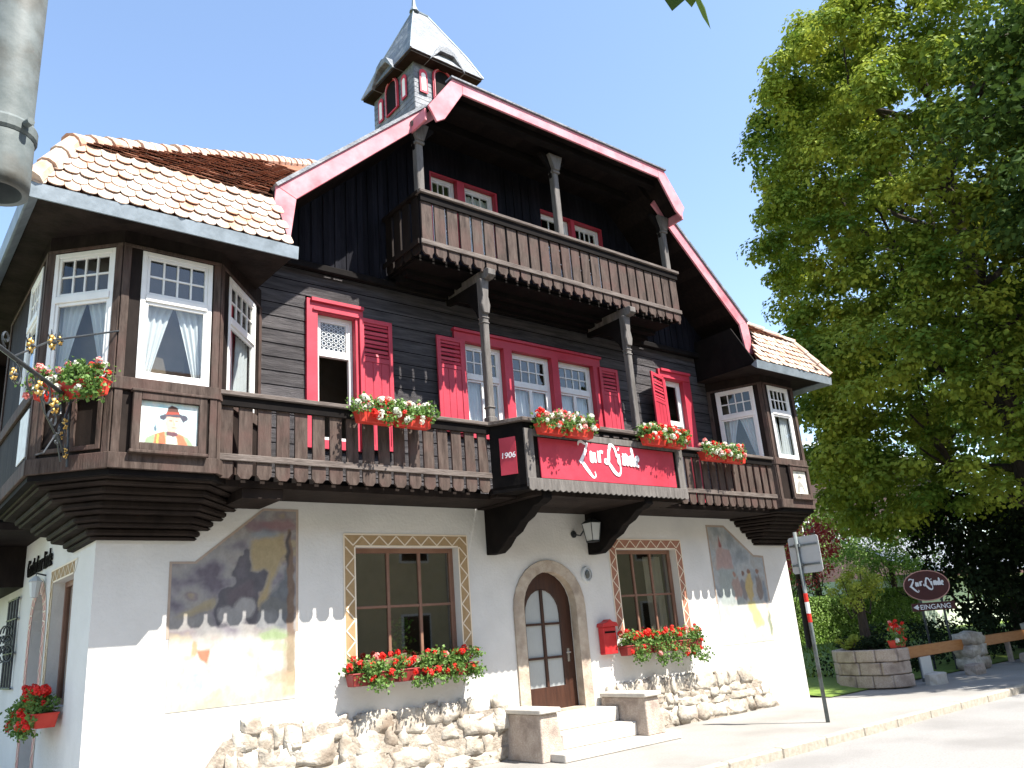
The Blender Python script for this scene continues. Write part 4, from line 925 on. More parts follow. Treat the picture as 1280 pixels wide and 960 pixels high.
# slate courses on walls
b=MB()
for F,Ln in ((Fr((tx0,ty0,0),(1,0,0),(0,-1,0)),tx1-tx0),(Fr((tx0,ty1,0),(0,-1,0),(-1,0,0)),ty1-ty0)):
    z=zb+.6
    while z<zt-.3:
        b.fb(F,0,Ln,z,z+.13,.001,.012,.006); z+=.13
b.build('slate_course','slate',To)
ex0,ex1,ey0,ey1,ez=5.83,7.76,2.0,4.15,13.80
rx0,rx1,ry,rz=6.62,7.02,3.0,15.9
def pyr(b,e0,e1,f0,f1,z0,a0,a1,ry,z1,mid=None):
    # bell-cast: lower ring flares
    t=.30; mz=z0+(z1-z0)*t*1.12
    ring0=[(e0,f0),(e1,f0),(e1,f1),(e0,f1)]; m0=(e0+(a0-e0)*t,e1+(a1-e1)*t,f0+(ry-f0)*t,f1+(ry-f1)*t)
    ring1=[(m0[0],m0[2]),(m0[1],m0[2]),(m0[1],m0[3]),(m0[0],m0[3])]
    k=len(b.v); b.v+=[Vector((*p,z0)) for p in ring0]+[Vector((*p,mz)) for p in ring1]+[Vector((a0,ry,z1)),Vector((a1,ry,z1))]
    b.f+=[(k+i,k+(i+1)%4,k+4+(i+1)%4,k+4+i) for i in range(4)]; b.f+=[(k+4,k+5,k+9,k+8),(k+5,k+6,k+9),(k+6,k+7,k+8,k+9),(k+7,k+4,k+8),(k,k+1,k+2,k+3)]
b=MB(); pyr(b,ex0,ex1,ey0,ey1,ez,rx0,rx1,ry,rz); tr=b.build('turret_roof','slate',To)
MB().box(ex0+.03,ex1-.03,ey0+.03,ey1-.03,ez-.06,ez-.001).build('eaves_soffit','dark',To)
# slate roof courses
def gablet(F,uc,z0,hw,h,dep,mat_='slate'):
    b=MB(); b.prism(F,[(uc-hw,z0-.02),(uc-hw,z0+.02),(uc-hw*.45,z0+h*.85),(uc,z0+h),(uc+hw*.45,z0+h*.85),(uc+hw,z0+.02),(uc+hw,z0-.02),(uc+hw*.38,z0+h*.62),(uc-hw*.38,z0+h*.62)],-dep,.06); return b.build('gablet',mat_,To,bev=.01)
Ff=Fr((tx0,ty0,0),(1,0,0),(0,-1,0)); Fl=Fr((tx0,ty1,0),(0,-1,0),(-1,0,0))
for F,Ln in ((Ff,tx1-tx0),(Fl,ty1-ty0)):
    Fg=Fr(F(0,0,.24),F.U,F.N); gablet(Fg,Ln/2,13.74,.46,.50,.50)
    c=Ln/2
    b=MB(); b.prism(F,arch(c,.26,12.95,13.55,8),.03,.06); wo=b.build('arched_window','red',To)
    MB().prism(F,arch(c,.20,12.98,13.53,8),.061,.064).build('pane','dglass' if 0 else 'black',wo)
    b=MB(); k=10
    pts=[(c-.225,12.95)]+[(c-.225*math.cos(math.pi*i/k),13.55+.225*math.sin(math.pi*i/k)) for i in range(k+1)]+[(c+.225,12.95)]
    b.tube([F(*p,.075) for p in pts],.014,6); b.build('trim','verge',wo)
    for dx in (-.5,.5):
        w_=MB().prism(F,arch(c+dx,.10,13.0,13.5,6),.03,.05).build('slit_window','red',To); MB().prism(F,arch(c+dx,.055,13.05,13.45,6),.051,.054).build('pane','white',w_)
b=MB(); b.tube([(rx0+.02,ry,rz-.05),(rx0+.02,ry,rz+.1),(rx0+.02,ry,rz+.4),(rx0+.02,ry,rz+1.4)],[.12,.06,.03,.012],8); b.blob((rx0+.02,ry,rz+.55),.06,.06,.06,R,0); b.build('finial','metal',To)
b=MB(); b.tube([(rx0,ry,rz+.01),(rx1,ry,rz+.01)],.035,6)
for a,c in (((rx0,ry,rz),(ex0,ey0)),((rx1,ry,rz),(ex1,ey0)),((rx0,ry,rz),(ex0,ey1)),((rx1,ry,rz),(ex1,ey1))):
    t=.30; mid=(c[0]+(a[0]-c[0])*t,c[1]+(a[1]-c[1])*t,ez+(rz-ez)*t*1.12); b.tube([a,mid,(c[0],c[1],ez)],.022,6)
b.build('hip_flashing','metal',To)
# ================================================================== flower boxes
def petalhead(rad,m,seed):
    b=MB(); rg=random.Random(seed)
    for i in range(46):
        d=Vector((rg.gauss(0,1),rg.gauss(0,1),rg.gauss(0,1)+.25)).normalized(); b.leaf(d*rad*rg.uniform(.6,1.0),rad*.8,rg,nrm=d,asp=.9,spread=.35)
    me=b.build('flower_head',m); return me
protos={}
def flowerbox(F,u0,u1,v,n,label,group,mix,boxm='box',hang=.08,h=.16,dep=.18,seed=1,heads=12,up=.16):
    rg=random.Random(seed); root=empty('flower_box',F((u0+u1)/2,v,n+dep/2),label,'flower box',group); Ln=u1-u0
    k=max(1,round(Ln/.62)) ; 
    for i in range(k):
        a=u0+Ln*i/k+.012; c=u0+Ln*(i+1)/k-.012
        b=MB(); b.v=[F(x,z,q) for (x,z,q) in ((a+.02,v,n+.03),(c-.02,v,n+.03),(c-.02,v,n+dep-.03),(a+.02,v,n+dep-.03),(a,v+h,n),(c,v+h,n),(c,v+h,n+dep),(a,v+h,n+dep))]
        b.f=[(0,1,2,3),(4,7,6,5),(0,4,5,1),(1,5,6,2),(2,6,7,3),(3,7,4,0)]; b.fb(F,a-.006,c+.006,v+h-.022,v+h,-.006+n,n+dep+.006); b.build('planter_trough',boxm,root,bev=.008)
    b=MB(); 
    cen=[(rg.uniform(u0,u1),v+h+rg.uniform(-.02,up*.8),n+dep*rg.uniform(.1,1.15)) for _ in range(int(Ln*34))]
    cen+=[(rg.uniform(u0,u1),v+h-rg.uniform(0,hang*2),n+dep+rg.uniform(.0,.06)) for _ in range(int(Ln*(19 if hang>=.09 else 6)))]
    for (a,c,d) in cen:
        for q in range(34):
            b.leaf(F(a+rg.gauss(0,.05),c+rg.gauss(0,.04),d+rg.gauss(0,.04)),rg.uniform(.03,.055),rg,asp=.95)
    b.build('foliage','leaf',root)
    off=rootloc(root)
    heads=int(heads*(1.75 if hang<.09 else 1.25))
    for i in range(heads):
        c=rg.choices(list(mix.keys()),list(mix.values()))[0]; key=(c,i%3)
        if key not in protos: protos[key]=petalhead(.043,{'r':'fred','w':'fwhite','p':'fpink'}[c],i%3+ord(c)); o=protos[key]
        else: o=protos[key].copy(); col.objects.link(o)
        o.parent=root; s=rg.uniform(.75,1.25)*(1.0 if c!='w' else .95); o.scale=(s,)*3
        tt=(i+rg.uniform(.2,.8))/heads; hh=rg.random()
        p=F(u0+Ln*tt,v+h+(up*rg.uniform(.35,1.15) if hh>.25 else rg.uniform(-hang*1.5,.02)),n+dep*(rg.uniform(.3,1.0) if hh>.25 else 1.25)); o.location=p-off; o.rotation_euler=(rg.random(),rg.random(),rg.random()*6)
    return root
gr='flower boxes of red and white geraniums'
flowerbox(Fr((-.3,-1.15,0),(-.707,.707,0),(-.707,-.707,0)),-.12,.68,4.38,-.0,'two piece red flower box on the left oriel behind the wrought iron bracket',gr,{'r':4,'w':6,'p':4},seed=2,heads=24,hang=.1)
flowerbox(Fr((0,-1.1,0),(1,0,0),(0,-1,0)),2.62,3.74,4.40,0,'red flower box with white and red flowers on the rail under the single open window',gr,{'r':2,'w':6,'p':1},seed=3,heads=34,hang=.07)
flowerbox(Fr((0,-1.52,0),(1,0,0),(0,-1,0)),5.28,6.36,4.40,0,'red flower box at the left end above the script signboard',gr,{'r':4,'w':6,'p':2},seed=4,heads=34,hang=.04)
flowerbox(Fr((0,-1.52,0),(1,0,0),(0,-1,0)),7.50,8.52,4.42,0,'red flower box above the right end of the script signboard, under the open shutter',gr,{'r':4,'w':6,'p':1},seed=5,heads=30,hang=.04)
flowerbox(Fr((0,-1.1,0),(1,0,0),(0,-1,0)),9.48,10.72,4.40,0,'red flower box on the right hand balcony rail beside the right oriel',gr,{'r':4,'w':7,'p':2},seed=6,heads=34,hang=.05)
flowerbox(Fr((0,-.05,0),(1,0,0),(0,-1,0)),3.0,5.0,1.22,.0,'long dark red flower boxes of red geraniums under the left ground floor window',gr,{'r':9,'p':1},boxm='boxdark',seed=7,heads=36,hang=.10,dep=.22,up=.18)
flowerbox(Fr((0,-.05,0),(1,0,0),(0,-1,0)),8.0,9.98,1.22,.0,'row of flower boxes with trailing red geraniums under the window right of the door',gr,{'r':9,'p':1},boxm='boxdark',seed=8,heads=42,hang=.16,dep=.22,up=.20)
fb=flowerbox(Fr((-.04,0,0),(0,1,0),(-1,0,0)),.95,2.2,1.10,.0,'flower box in an iron holder with red geraniums on the side wall window',gr,{'r':9,'p':1},boxm='box',seed=9,heads=34,hang=.12,dep=.26,up=.24)
# ================================================================== small fittings
def holder():
    m=empty('mailbox',(7.80,-.01,1.30),'red metal letterbox on the white wall right of the door','mailbox')
    b=MB().box(7.64,7.94,-.13,-.004,1.27,1.70); b.build('body','rust',m,bev=.01)
    b=MB().prism(Fr((7.79,-.14,0),(1,0,0),(0,-1,0)),[(-.18,1.70),(.18,1.70),(.16,1.76),(.06,1.78),(0,1.82),(-.06,1.78),(-.16,1.76)],-.135,.02); b.build('lid','rust',m,bev=.006)
    MB().box(7.67,7.91,-.136,-.131,1.60,1.63).build('slot','black',m)
    m=empty('wall_lantern',(7.46,-.01,3.1),'white glass wall lantern beside the right balcony bracket','lantern')
    c=(7.42,-.33,0)
    MB().tube([(7.30,-.004,3.22),(7.32,-.15,3.18),(7.42,-.33,3.42)],.014).tube([(7.3,-.0,3.22),(7.3,-.02,3.22)],.06,12).build('arm','iron',m)
    b=MB(); k=4
    def fr4(b,r0,z0,r1,z1):
        n0=len(b.v)
        for rr,z in ((r0,z0),(r1,z1)):
            for q in range(4): a=math.pi/4+q*math.pi/2; b.v.append(Vector((c[0]+rr*math.cos(a),c[1]+rr*math.sin(a),z)))
        b.f+=[(n0+q,n0+(q+1)%4,n0+4+(q+1)%4,n0+4+q) for q in range(4)]+[(n0,n0+1,n0+2,n0+3),(n0+4,n0+5,n0+6,n0+7)]
    fr4(b,.10,3.08,.15,3.36); b.build('glass','lampglass',m)
    b=MB(); fr4(b,.17,3.362,.05,3.44); fr4(b,.11,3.05,.11,3.075)
    for q in range(4):
        a=math.pi/4+q*math.pi/2; b.tube([(c[0]+.105*math.cos(a),c[1]+.105*math.sin(a),3.07),(c[0]+.155*math.cos(a),c[1]+.155*math.sin(a),3.36)],.008,5)
    b.build('cage','iron',m)
    m=empty('wall_plaque',(7.50,-.01,2.56),'round grey metal relief plaque on the wall right of the door arch','plaque')
    F=W; b=MB(); k=20
    for rr0,rr1,n0,n1 in ((.001,.09,.035,.03),(.09,.105,.05,.05),(.105,.12,.05,.004)):
        for q in range(k):
            a=6.283*q/k;e=6.283*(q+1)/k; b.quad(*[F(7.50+rr*math.cos(t),2.56+rr*1.15*math.sin(t),nn) for rr,t,nn in ((rr0,a,n0),(rr0,e,n0),(rr1,e,n1),(rr1,a,n1))])
    b.build('disc','lampglass',m)
    MB().blob((7.5,-.04,2.56),.05,.02,.07,R,.3).build('relief','galv',m,smooth=True)
    # side wall lantern and window grille
    m=empty('wall_lantern',(-.01,2.75,2.7),'small pale lantern on the shaded side wall between arch and window','lantern')
    MB().tube([(0,2.75,2.95),(-.12,2.75,2.98),(-.12,2.75,2.90)],.012).build('arm','iron',m); MB().lathe((-.12,2.75,2.66),[(.001,0),(.05,.0),(.075,.2),(.09,.21),(.03,.28),(.001,.28)],8).build('glass','lampglass',m)
    m=empty('window_grille',(-.02,5.0,1.0),'dark wrought iron grille with scrolls on the far side wall','grille')
    b=MB()
    for y in (4.6,4.85,5.1,5.35): b.tube([(-.04,y,1.5),(-.04,y,2.8)],.018,6)
    for z in (1.5,2.0,2.5,2.8): b.tube([(-.04,4.5,z),(-.04,5.45,z)],.016,6)
    for k in range(8):
        pts=[(-.1-.05*math.cos(t),4.6+.1*k+.09*math.cos(t),2.0+.15*(k%3)+.12*math.sin(t)) for t in [q*.6 for q in range(11)]]; b.tube(pts,.012,5)
    b.build('bars','iron',m)
holder()
# wrought iron bracket
ib=empty('iron_sign_bracket',(-.51,-.82,4.41),'wrought iron hanging bracket with gilded flowers projecting from the left oriel','sign bracket')
D=Vector((-.525,-.851,0)); O_=Vector((-.51,-.82,0)); G=lambda s,z:O_+D*s+Vector((0,0,z))
b=MB(); b.tube([G(0,4.41),G(1.35,4.42),G(2.2,4.44)],.022,8)
b.tube([Vector((-.16,-1.07,5.17)),G(.6,4.86),G(1.35,4.42)],.010,6)
def spiral(b,s,z,r0,turns,dirn=1,a0=0,rad=.010):
    pts=[]
    for q in range(int(turns*12)+1):
        t=q/12*6.283/1.0; rr=r0*(1-q/(turns*12)*.85); pts.append(G(s+rr*math.cos(a0+t*dirn),z+rr*math.sin(a0+t*dirn)))
    b.tube(pts,rad,5)
for s,z,r0,tn,dr_,a0 in ((1.25,4.28,.12,1.2,1,1.5),(.95,4.30,.11,1.2,-1,1.5),(.62,4.28,.12,1.3,1,1.5),(.30,4.25,.13,1.2,-1,1.5),(1.5,4.54,.08,1.2,1,4.7),(.42,4.08,.12,1.1,1,0),(.2,4.02,.10,1.1,-1,3),(.30,3.9,.07,1,1,0)): spiral(b,s,z,r0,tn,dr_,a0)
b.tube([G(.02,4.4),G(.16,4.1),G(.26,3.98),G(.10,3.82)],.012,6); b.tube([G(.9,4.40),G(.6,4.1),G(.30,3.95),G(.15,3.72)],.009,6); b.tube([G(.3,3.98),G(.55,3.72),G(.72,3.66)],.008,6); b.tube([G(.05,4.4),G(-.0,3.9),G(-.02,3.7)],.012,6)
b.build('scrollwork','iron',ib)
def goldflower(s,z,rad,seed,par=ib):
    rg=random.Random(seed); b=MB(); c=G(s,z)
    for q in range(6):
        a=q*1.047; d=D*math.cos(a)+Vector((0,0,math.sin(a))); e=Vector((-.851,.525,0)) 
        b.blob(c+d*rad*.7,rad*.30,rad*.30,rad*.36,rg,.35,4,6)
    b.build('gilded_flower','gold',par,smooth=True)
    b=MB(); b.blob(c+Vector((.851,-.525,0))*.02,rad*.3,rad*.3,rad*.3,rg,.1,5,8)
    for q in range(7):
        a=q*.9+.3; d=D*math.cos(a)+Vector((0,0,math.sin(a))); p=c+d*rad; b.tube([c+d*rad*.6,p,p+d*rad*.5+Vector((0,0,.02))],[.012,.010,.003],5)
    b.build('leaf_spray','iron',par)
for i,(s,z,rd) in enumerate(((.59,4.84,.075),(1.04,4.64,.07),(.42,4.92,.05),(1.30,4.27,.06),(.78,4.30,.075),(.40,4.23,.08),(.05,3.83,.055),(.12,4.12,.06),(.2,3.98,.045))): goldflower(s,z,rd,i)
# round ceiling like antenna mast on the roof far right
# ================================================================== street furniture
lp=empty('sign_post',(10.25,-2.28,0),'grey metal post with red and white bands carrying the back of a square sign','traffic sign')
b=MB(); b.tube([(10.25,-2.28,0),(10.25,-2.28,2.98)],.032,12); b.build('pole','galv',lp,smooth=True)
for z0,z1,m_ in ((1.52,1.66,'fred'),(1.66,1.84,'signwhite'),(1.84,1.98,'fred')):
    MB().tube([(10.25,-2.28,z0),(10.25,-2.28,z1)],.0345,12).build('reflective_band',m_,lp)
FP=Fr((10.29,-2.10,0),(0,-1,0),(-1,0,0)); b=MB(); b.prism(FP,[(.03,2.30),(.53,2.30),(.56,2.33),(.56,2.87),(.53,2.90),(.03,2.90),(0,2.87),(0,2.33)],-.012,0); b.build('sign_panel','panelgrey',lp)
MB().fb(FP,.02,.54,2.42,2.45,.0005,.02).fb(FP,.02,.54,2.74,2.77,.0005,.02).fb(FP,.12,.24,2.41,2.46,.02,.06).fb(FP,.12,.24,2.73,2.78,.02,.06).build('bracket','galv',lp)
pp=empty('drainpipe',(-1.925,-7.37,3.12),'grey metal pipe with flared collar hanging at the upper left edge','pipe')
b=MB(); c=(-1.935,-7.375,0); b.lathe((c[0],c[1],0),[(.070,3.12),(.088,3.12),(.090,3.16),(.089,3.30),(.083,3.34),(.080,3.40),(.080,7.5),(.065,7.5),(.065,3.3),(.070,3.12)],28); b.build('tube','galv',pp,smooth=True)
MB().lathe(c,[(.0905,3.30),(.096,3.31),(.096,3.34),(.0905,3.35)],28).tube([(c[0]+.05,c[1]-.085,3.33),(c[0]+.06,c[1]-.11,3.33)],.012,8).build('collar','galv',pp)
# ================================================================== garden on the right
def stonewall(root,name,path,z0,z1,rows,m='rubble',depth=.14,seed=3,w0=.3,w1=.5):
    rg=random.Random(seed); b=MB(); h=(z1-z0)/rows
    segs=[]; tot=0
    for i in range(len(path)-1):
        a=Vector((*path[i],0));c=Vector((*path[i+1],0)); segs.append((a,c,tot,(c-a).length)); tot+=(c-a).length
    def at(s):
        for a,c,t,l in segs:
            if s<=t+l+1e-6: return a+(c-a)*max(0,(s-t)/l),(c-a).normalized()
        a,c,t,l=segs[-1]; return c,(c-a).normalized()
    for j in range(rows):
        s=-rg.random()*.2
        while s<tot:
            wd=rg.uniform(w0,w1); s1=min(tot,s+wd); sa=max(0,s)
            if s1-sa>.06:
                p,d=at((sa+s1)/2); F=Fr(p,d,(d.y,-d.x,0)); hw=(s1-sa)/2-.008; e=rg.uniform(0,.03)
                b.fb(F,-hw,hw,z0+j*h+.006,z0+(j+1)*h-.006,-depth,e)
            s=s1
    return b.build(name,m,root,bev=.018)
pw=empty('planter_wall',(15.2,-.4,0),'curved planter wall of squared stone blocks beside the pavement','planter')
cp=[(16.3,.80),(15.6,.62),(15.22,.30),(15.1,-.1),(15.1,-.55),(15.2,-.88),(15.4,-1.04),(15.7,-1.08)]
stonewall(pw,'stone_block',cp,0.02,.80,3,'pier',seed=4,w0=.35,w1=.55)
MB().hprism([(16.3,.68),(15.65,.5),(15.32,.22),(15.22,-.1),(15.22,-.5),(15.32,-.82),(15.5,-.92),(15.7,-.95),(16.0,-.2)],.0,.74).build('soil','soil',pw)
def crown(b,centers,size,per,rng,asp=.75,updir=True,flat_=.75,top=.5):
    for (cx,cy,cz,rad) in centers:
        c=Vector((cx,cy,cz))
        for i in range(per):
            d=Vector((rng.gauss(0,1),rng.gauss(0,1),rng.gauss(0,1))).normalized(); d.z=abs(d.z) if rng.random()<top else -abs(d.z); rr=rad*rng.random()**.36
            p=c+Vector((d.x*rr,d.y*rr,d.z*rr*flat_)); b.leaf(p,size*rng.uniform(.7,1.3),rng,nrm=(d+Vector((0,0,.6))) ,asp=asp,spread=.6)
def bush(name,loc,rad,h,m,label,n=40,size=.07,per=60,cat='shrub',seed=1,trunk=None,group=None):
    rg=random.Random(seed); rt=empty(name,loc,label,cat,group); cs=[]
    for i in range(n):
        d=Vector((rg.gauss(0,1),rg.gauss(0,1),rg.gauss(0,1))).normalized()*rg.random()**.4
        cs.append((loc[0]+d.x*rad,loc[1]+d.y*rad,loc[2]+(trunk or 0)+h/2+d.z*h/2,rad*.28))
    b=MB(); crown(b,cs,size,per,rg); b.build('foliage',m,rt)
    b=MB()
    if trunk: b.tube([(loc[0],loc[1],loc[2]),(loc[0]+.03,loc[1],loc[2]+trunk+h*.4)],[rad*(.22 if rad<.7 else .07),rad*(.12 if rad<.7 else .05)],8)
    for i in range(6):
        q=cs[i*3%len(cs)]; b.tube([(loc[0],loc[1],loc[2]+(trunk or .05)),((q[0]+loc[0])/2,(q[1]+loc[1])/2,(q[2]*1.1+loc[2])/2.1),(q[0],q[1],q[2])],[.03,.02,.008],5)
    b.build('stem','bark',rt)
    return rt
bush('globe_tree',(16.3,.15,.7),.62,.95,'yellowleaf','small yellow green tree with a thick dark stem rising from the stone planter',44,.06,70,'tree',11,trunk=.95)
bush('low_shrub',(15.75,.2,.74),.30,.42,'yellowleaf','low bright yellow green conifer at the left of the stone planter',24,.05,60,'shrub',12)
bush('low_shrub',(15.65,-.3,.72),.32,.32,'darkleaf','low dark evergreen in front of the bright conifer in the stone planter',24,.05,60,'shrub',13)
flowerbox(Fr((15.55,-.90,0),(1,.0,0),(0,-1,0)),-.15,.35,.80,-.1,'red trough of red and white geraniums on top of the curved stone planter',gr,{'r':6,'w':4,'p':2},seed=21,heads=16,hang=.02,up=.34)
# beam fence between stone posts
fp='stone posts of the beam fence'
for i,(x,y,lab) in enumerate(((19.9,-.55,'rough stone post between the two orange beams behind the small grey sign'),(24.6,-.5,'rough stone post at the far right end of the orange beams'))):
    rt=empty('stone_post',(x,y,0),lab,'post',fp); rg=random.Random(i); b=MB()
    for j in range(3):
        for k in range(2): b.blob((x+(k-.5)*.42+rg.uniform(-.03,.03),y,.16+j*.29),.28,.28,.17,rg,.2,6,10,.6)
    b.build('rubble','rubble',rt,smooth=True)
for x0,x1,lab in ((15.75,19.5,'orange timber beam nearest the stone planter'),(20.3,24.2,'orange timber beam right of the middle stone post')):
    rt=empty('timber_beam',((x0+x1)/2,-.5,.5),lab,'beam','orange beams of the fence'); MB().box(x0,x1,-.58,-.44,.50,.74).build('beam','orange',rt,bev=.01)
    MB().box((x0+x1)/2-.06,(x0+x1)/2+.06,-.56,-.46,0,.5).build('prop','pier',rt)
nb=empty('notice_board',(17.0,-.75,0),'small grey notice panel leaning below the orange beam','notice'); MB().box(16.75,17.25,-.78,-.75,.08,.52).build('panel','lampglass',nb); MB().box(16.8,16.85,-.748,-.70,0,.5).box(17.15,17.2,-.748,-.70,0,.5).build('leg','galv',nb)
rs=random.Random(9)
for i,(x,y,s,lab) in enumerate(((16.3,-1.25,.3,'low pale stone block at the foot of the planter wall'),(18.6,-1.1,.28,'stone block on the pavement edge left of the middle stone post'),(22.2,-1.0,.4,'stone block on the pavement edge under the right hand beam'))):
    rt=MB().blob((x,y,.10),s,.16,.14,rs,.08,6,10,.4).build('edge_stone','step' if i==0 else 'pier',smooth=False); tag(rt,lab,'stone block','loose edging stones by the fence')
# dark bed behind the beams
bd=MB(); rg=random.Random(33)
for i in range(150): 
    crown(bd,[(rg.uniform(16.3,26),rg.uniform(-.2,1.6),rg.uniform(.2,1.15),.3)],.09,30,rg)
tag(bd.build('ground_cover','darkleaf'),'dark low planting behind the orange beams','planting',kind='stuff')
# oval sign
vs=empty('oval_sign',(19.45,-.05,0),'oval maroon sign with white script above a white entrance board on a post','sign')
FO=Fr((19.45,-.02,0),(.62,-.78,0),(-.78,-.62,0))
MB().prism(FO,disc(0,2.08,.54,.37,32),-.03,0).build('oval_board','signred',vs,bev=.004)
b=MB(); k=36
b.tube([FO(.54*math.cos(6.283*q/k),2.08+.37*math.sin(6.283*q/k),.0) for q in range(k+1)],.014,6); b.build('rim','bandpink',vs)
strokes('lettering',Z+Li,FO,.002,.030,'signwhite',vs,sc=.33,o=(-.40,1.96))
MB().fb(FO,-.45,.58,1.46,1.66,-.02,0).build('entrance_board','signred',vs); textobj('entrance_text','EINGANG',FO,-.26,1.50,.165,.004,'signwhite',vs,depth=.003)
b=MB(); b.quad(FO(-.42,1.56,.003),FO(-.30,1.63,.003),FO(-.30,1.49,.003)); b.fb(FO,-.33,-.28,1.545,1.575,.002,.004); b.build('arrow','signwhite',vs)
MB().tube([FO(-.2,0,-.05),FO(-.2,2.4,-.05)],.03,8).tube([FO(.3,0,-.05),FO(.3,2.3,-.05)],.03,8).build('post','iron',vs)
# hedge blocks
def hedge(x0,x1,y0,y1,z0,z1,label,seed):
    rg=random.Random(seed); b=MB(); n=int((x1-x0)*(z1-z0)*1100)
    rt=empty('hedge',((x0+x1)/2,y0,z0),label,'hedge','clipped hedges behind the lawn')
    for i in range(n):
        q=rg.random()
        if q<.62: p=(rg.uniform(x0,x1),y0+rg.gauss(0,.06),rg.uniform(z0,z1))
        elif q<.85: p=(rg.uniform(x0,x1),rg.uniform(y0,y1),z1+rg.gauss(0,.03))
        else: p=(x0+rg.gauss(0,.05),rg.uniform(y0,y1),rg.uniform(z0,z1))
        b.leaf(p,rg.uniform(.06,.11),rg,nrm=(0,-.6,.5) if q<.62 else None,spread=1.1)
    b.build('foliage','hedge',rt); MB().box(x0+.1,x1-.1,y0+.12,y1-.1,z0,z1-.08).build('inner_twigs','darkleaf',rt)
hedge(26.5,33.0,9.3,10.3,.38,2.15,'long clipped green hedge left of the small globe tree',1)
hedge(33.4,40.5,9.2,10.2,.38,2.35,'clipped green hedge right of the small globe tree',2)
bush('red_maple',(24.2,6.6,.4),1.6,2.6,'maple','dark red Japanese maple at the corner of the guesthouse behind the traffic sign',46,.11,80,'tree',31,trunk=2.2)
bush('green_tree',(33.0,11.2,.4),2.4,4.2,'hedge','bright green bushy tree in the sun above the clipped hedge',60,.13,90,'tree',32,trunk=1.9)
bush('green_shrub',(31.5,11.8,.4),1.1,2.0,'shrub','round green crown rising above the hedge between maple and bushy tree',40,.10,80,'shrub',33,trunk=1.6)
bush('green_tree',(36.6,9.4,.4),2.3,3.3,'hedge','second sunlit bushy tree, behind the oval sign',60,.13,90,'tree',34,trunk=1.9)
# low house with pale roof
gh_=empty('garden_house',(43,9,0),'low pale green rendered house with a bright sheet roof behind the garden','house')
MB().box(38,56,9.0,16,0,3.0).build('wall','greenwall',gh_)
b=MB(); b.v=[Vector(p) for p in ((37.2,8.3,3.0),(57,8.3,3.0),(57,12.5,5.2),(37.2,12.5,5.2),(37.2,8.3,2.85),(57,8.3,2.85),(57,12.5,5.05),(37.2,12.5,5.05))]; b.f=[(0,1,2,3),(4,5,6,7),(0,1,5,4),(0,3,7,4)]; b.build('roof','whiteroof',gh_)
MB().box(37.1,57,8.2,8.32,2.78,3.02).build('eaves_board','signred',gh_)
bg_=empty('brown_house',(45,17,0),'large brown clad house glimpsed behind the linden crown','house')
MB().box(36,62,17,26,0,11.3).build('wall','brownwall',bg_)
b=MB(); b.v=[Vector(p) for p in ((35,16,11.3),(63,16,11.3),(63,22,13.5),(35,22,13.5),(35,16,11.05),(63,16,11.05))]; b.f=[(0,1,2,3),(0,1,5,4)]; b.build('roof','metal',bg_)
b=MB()
for i in range(24): b.box(35.5+i*1.1,35.7+i*1.1,16.2,16.35,11.5,11.85)
b.box(35,63,16.0,16.12,11.3,11.52); b.build('snow_guard','signwhite',bg_)
for i in range(6):
    w_=MB().box(38+i*4,39.3+i*4,16.93,16.998,5.2,6.8).build('window','white',bg_); MB().box(38.1+i*4,39.2+i*4,16.91,16.929,5.3,6.7).build('pane','black',w_)
an=MB().tube([(16.5,6,8),(16.5,6,14.2)],.02,5).tube([(16.2,6,13.8),(16.8,6,13.8)],.012,5); tag(an.build('antenna','galv'),'thin aerial mast standing beyond the right roof','antenna')
oh=empty('opposite_house',(12,-17,0),'long cream rendered house across the street, behind the viewer','house')
MB().box(-14,44,-26,-17,-.12,8.2).build('wall',mat('cream_render',(.68,.56,.34),(.60,.50,.30),.9,2),oh)
b=MB(); b.v=[Vector(p) for p in ((-15,-16.2,8.2),(45,-16.2,8.2),(45,-22,12),(-15,-22,12),(-15,-27,8.2),(45,-27,8.2))]; b.f=[(0,1,2,3),(3,2,5,4),(0,1,5,4)]; b.build('roof','tilebrown',oh)
for i in range(17):
    for z in (1.0,4.6):
        x=-12+i*3.3; w_=MB().box(x,x+1.3,-16.999,-16.94,z,z+1.7).build('window','white',oh); MB().box(x+.08,x+1.22,-16.939,-16.92,z+.08,z+1.62).build('pane','black',w_)
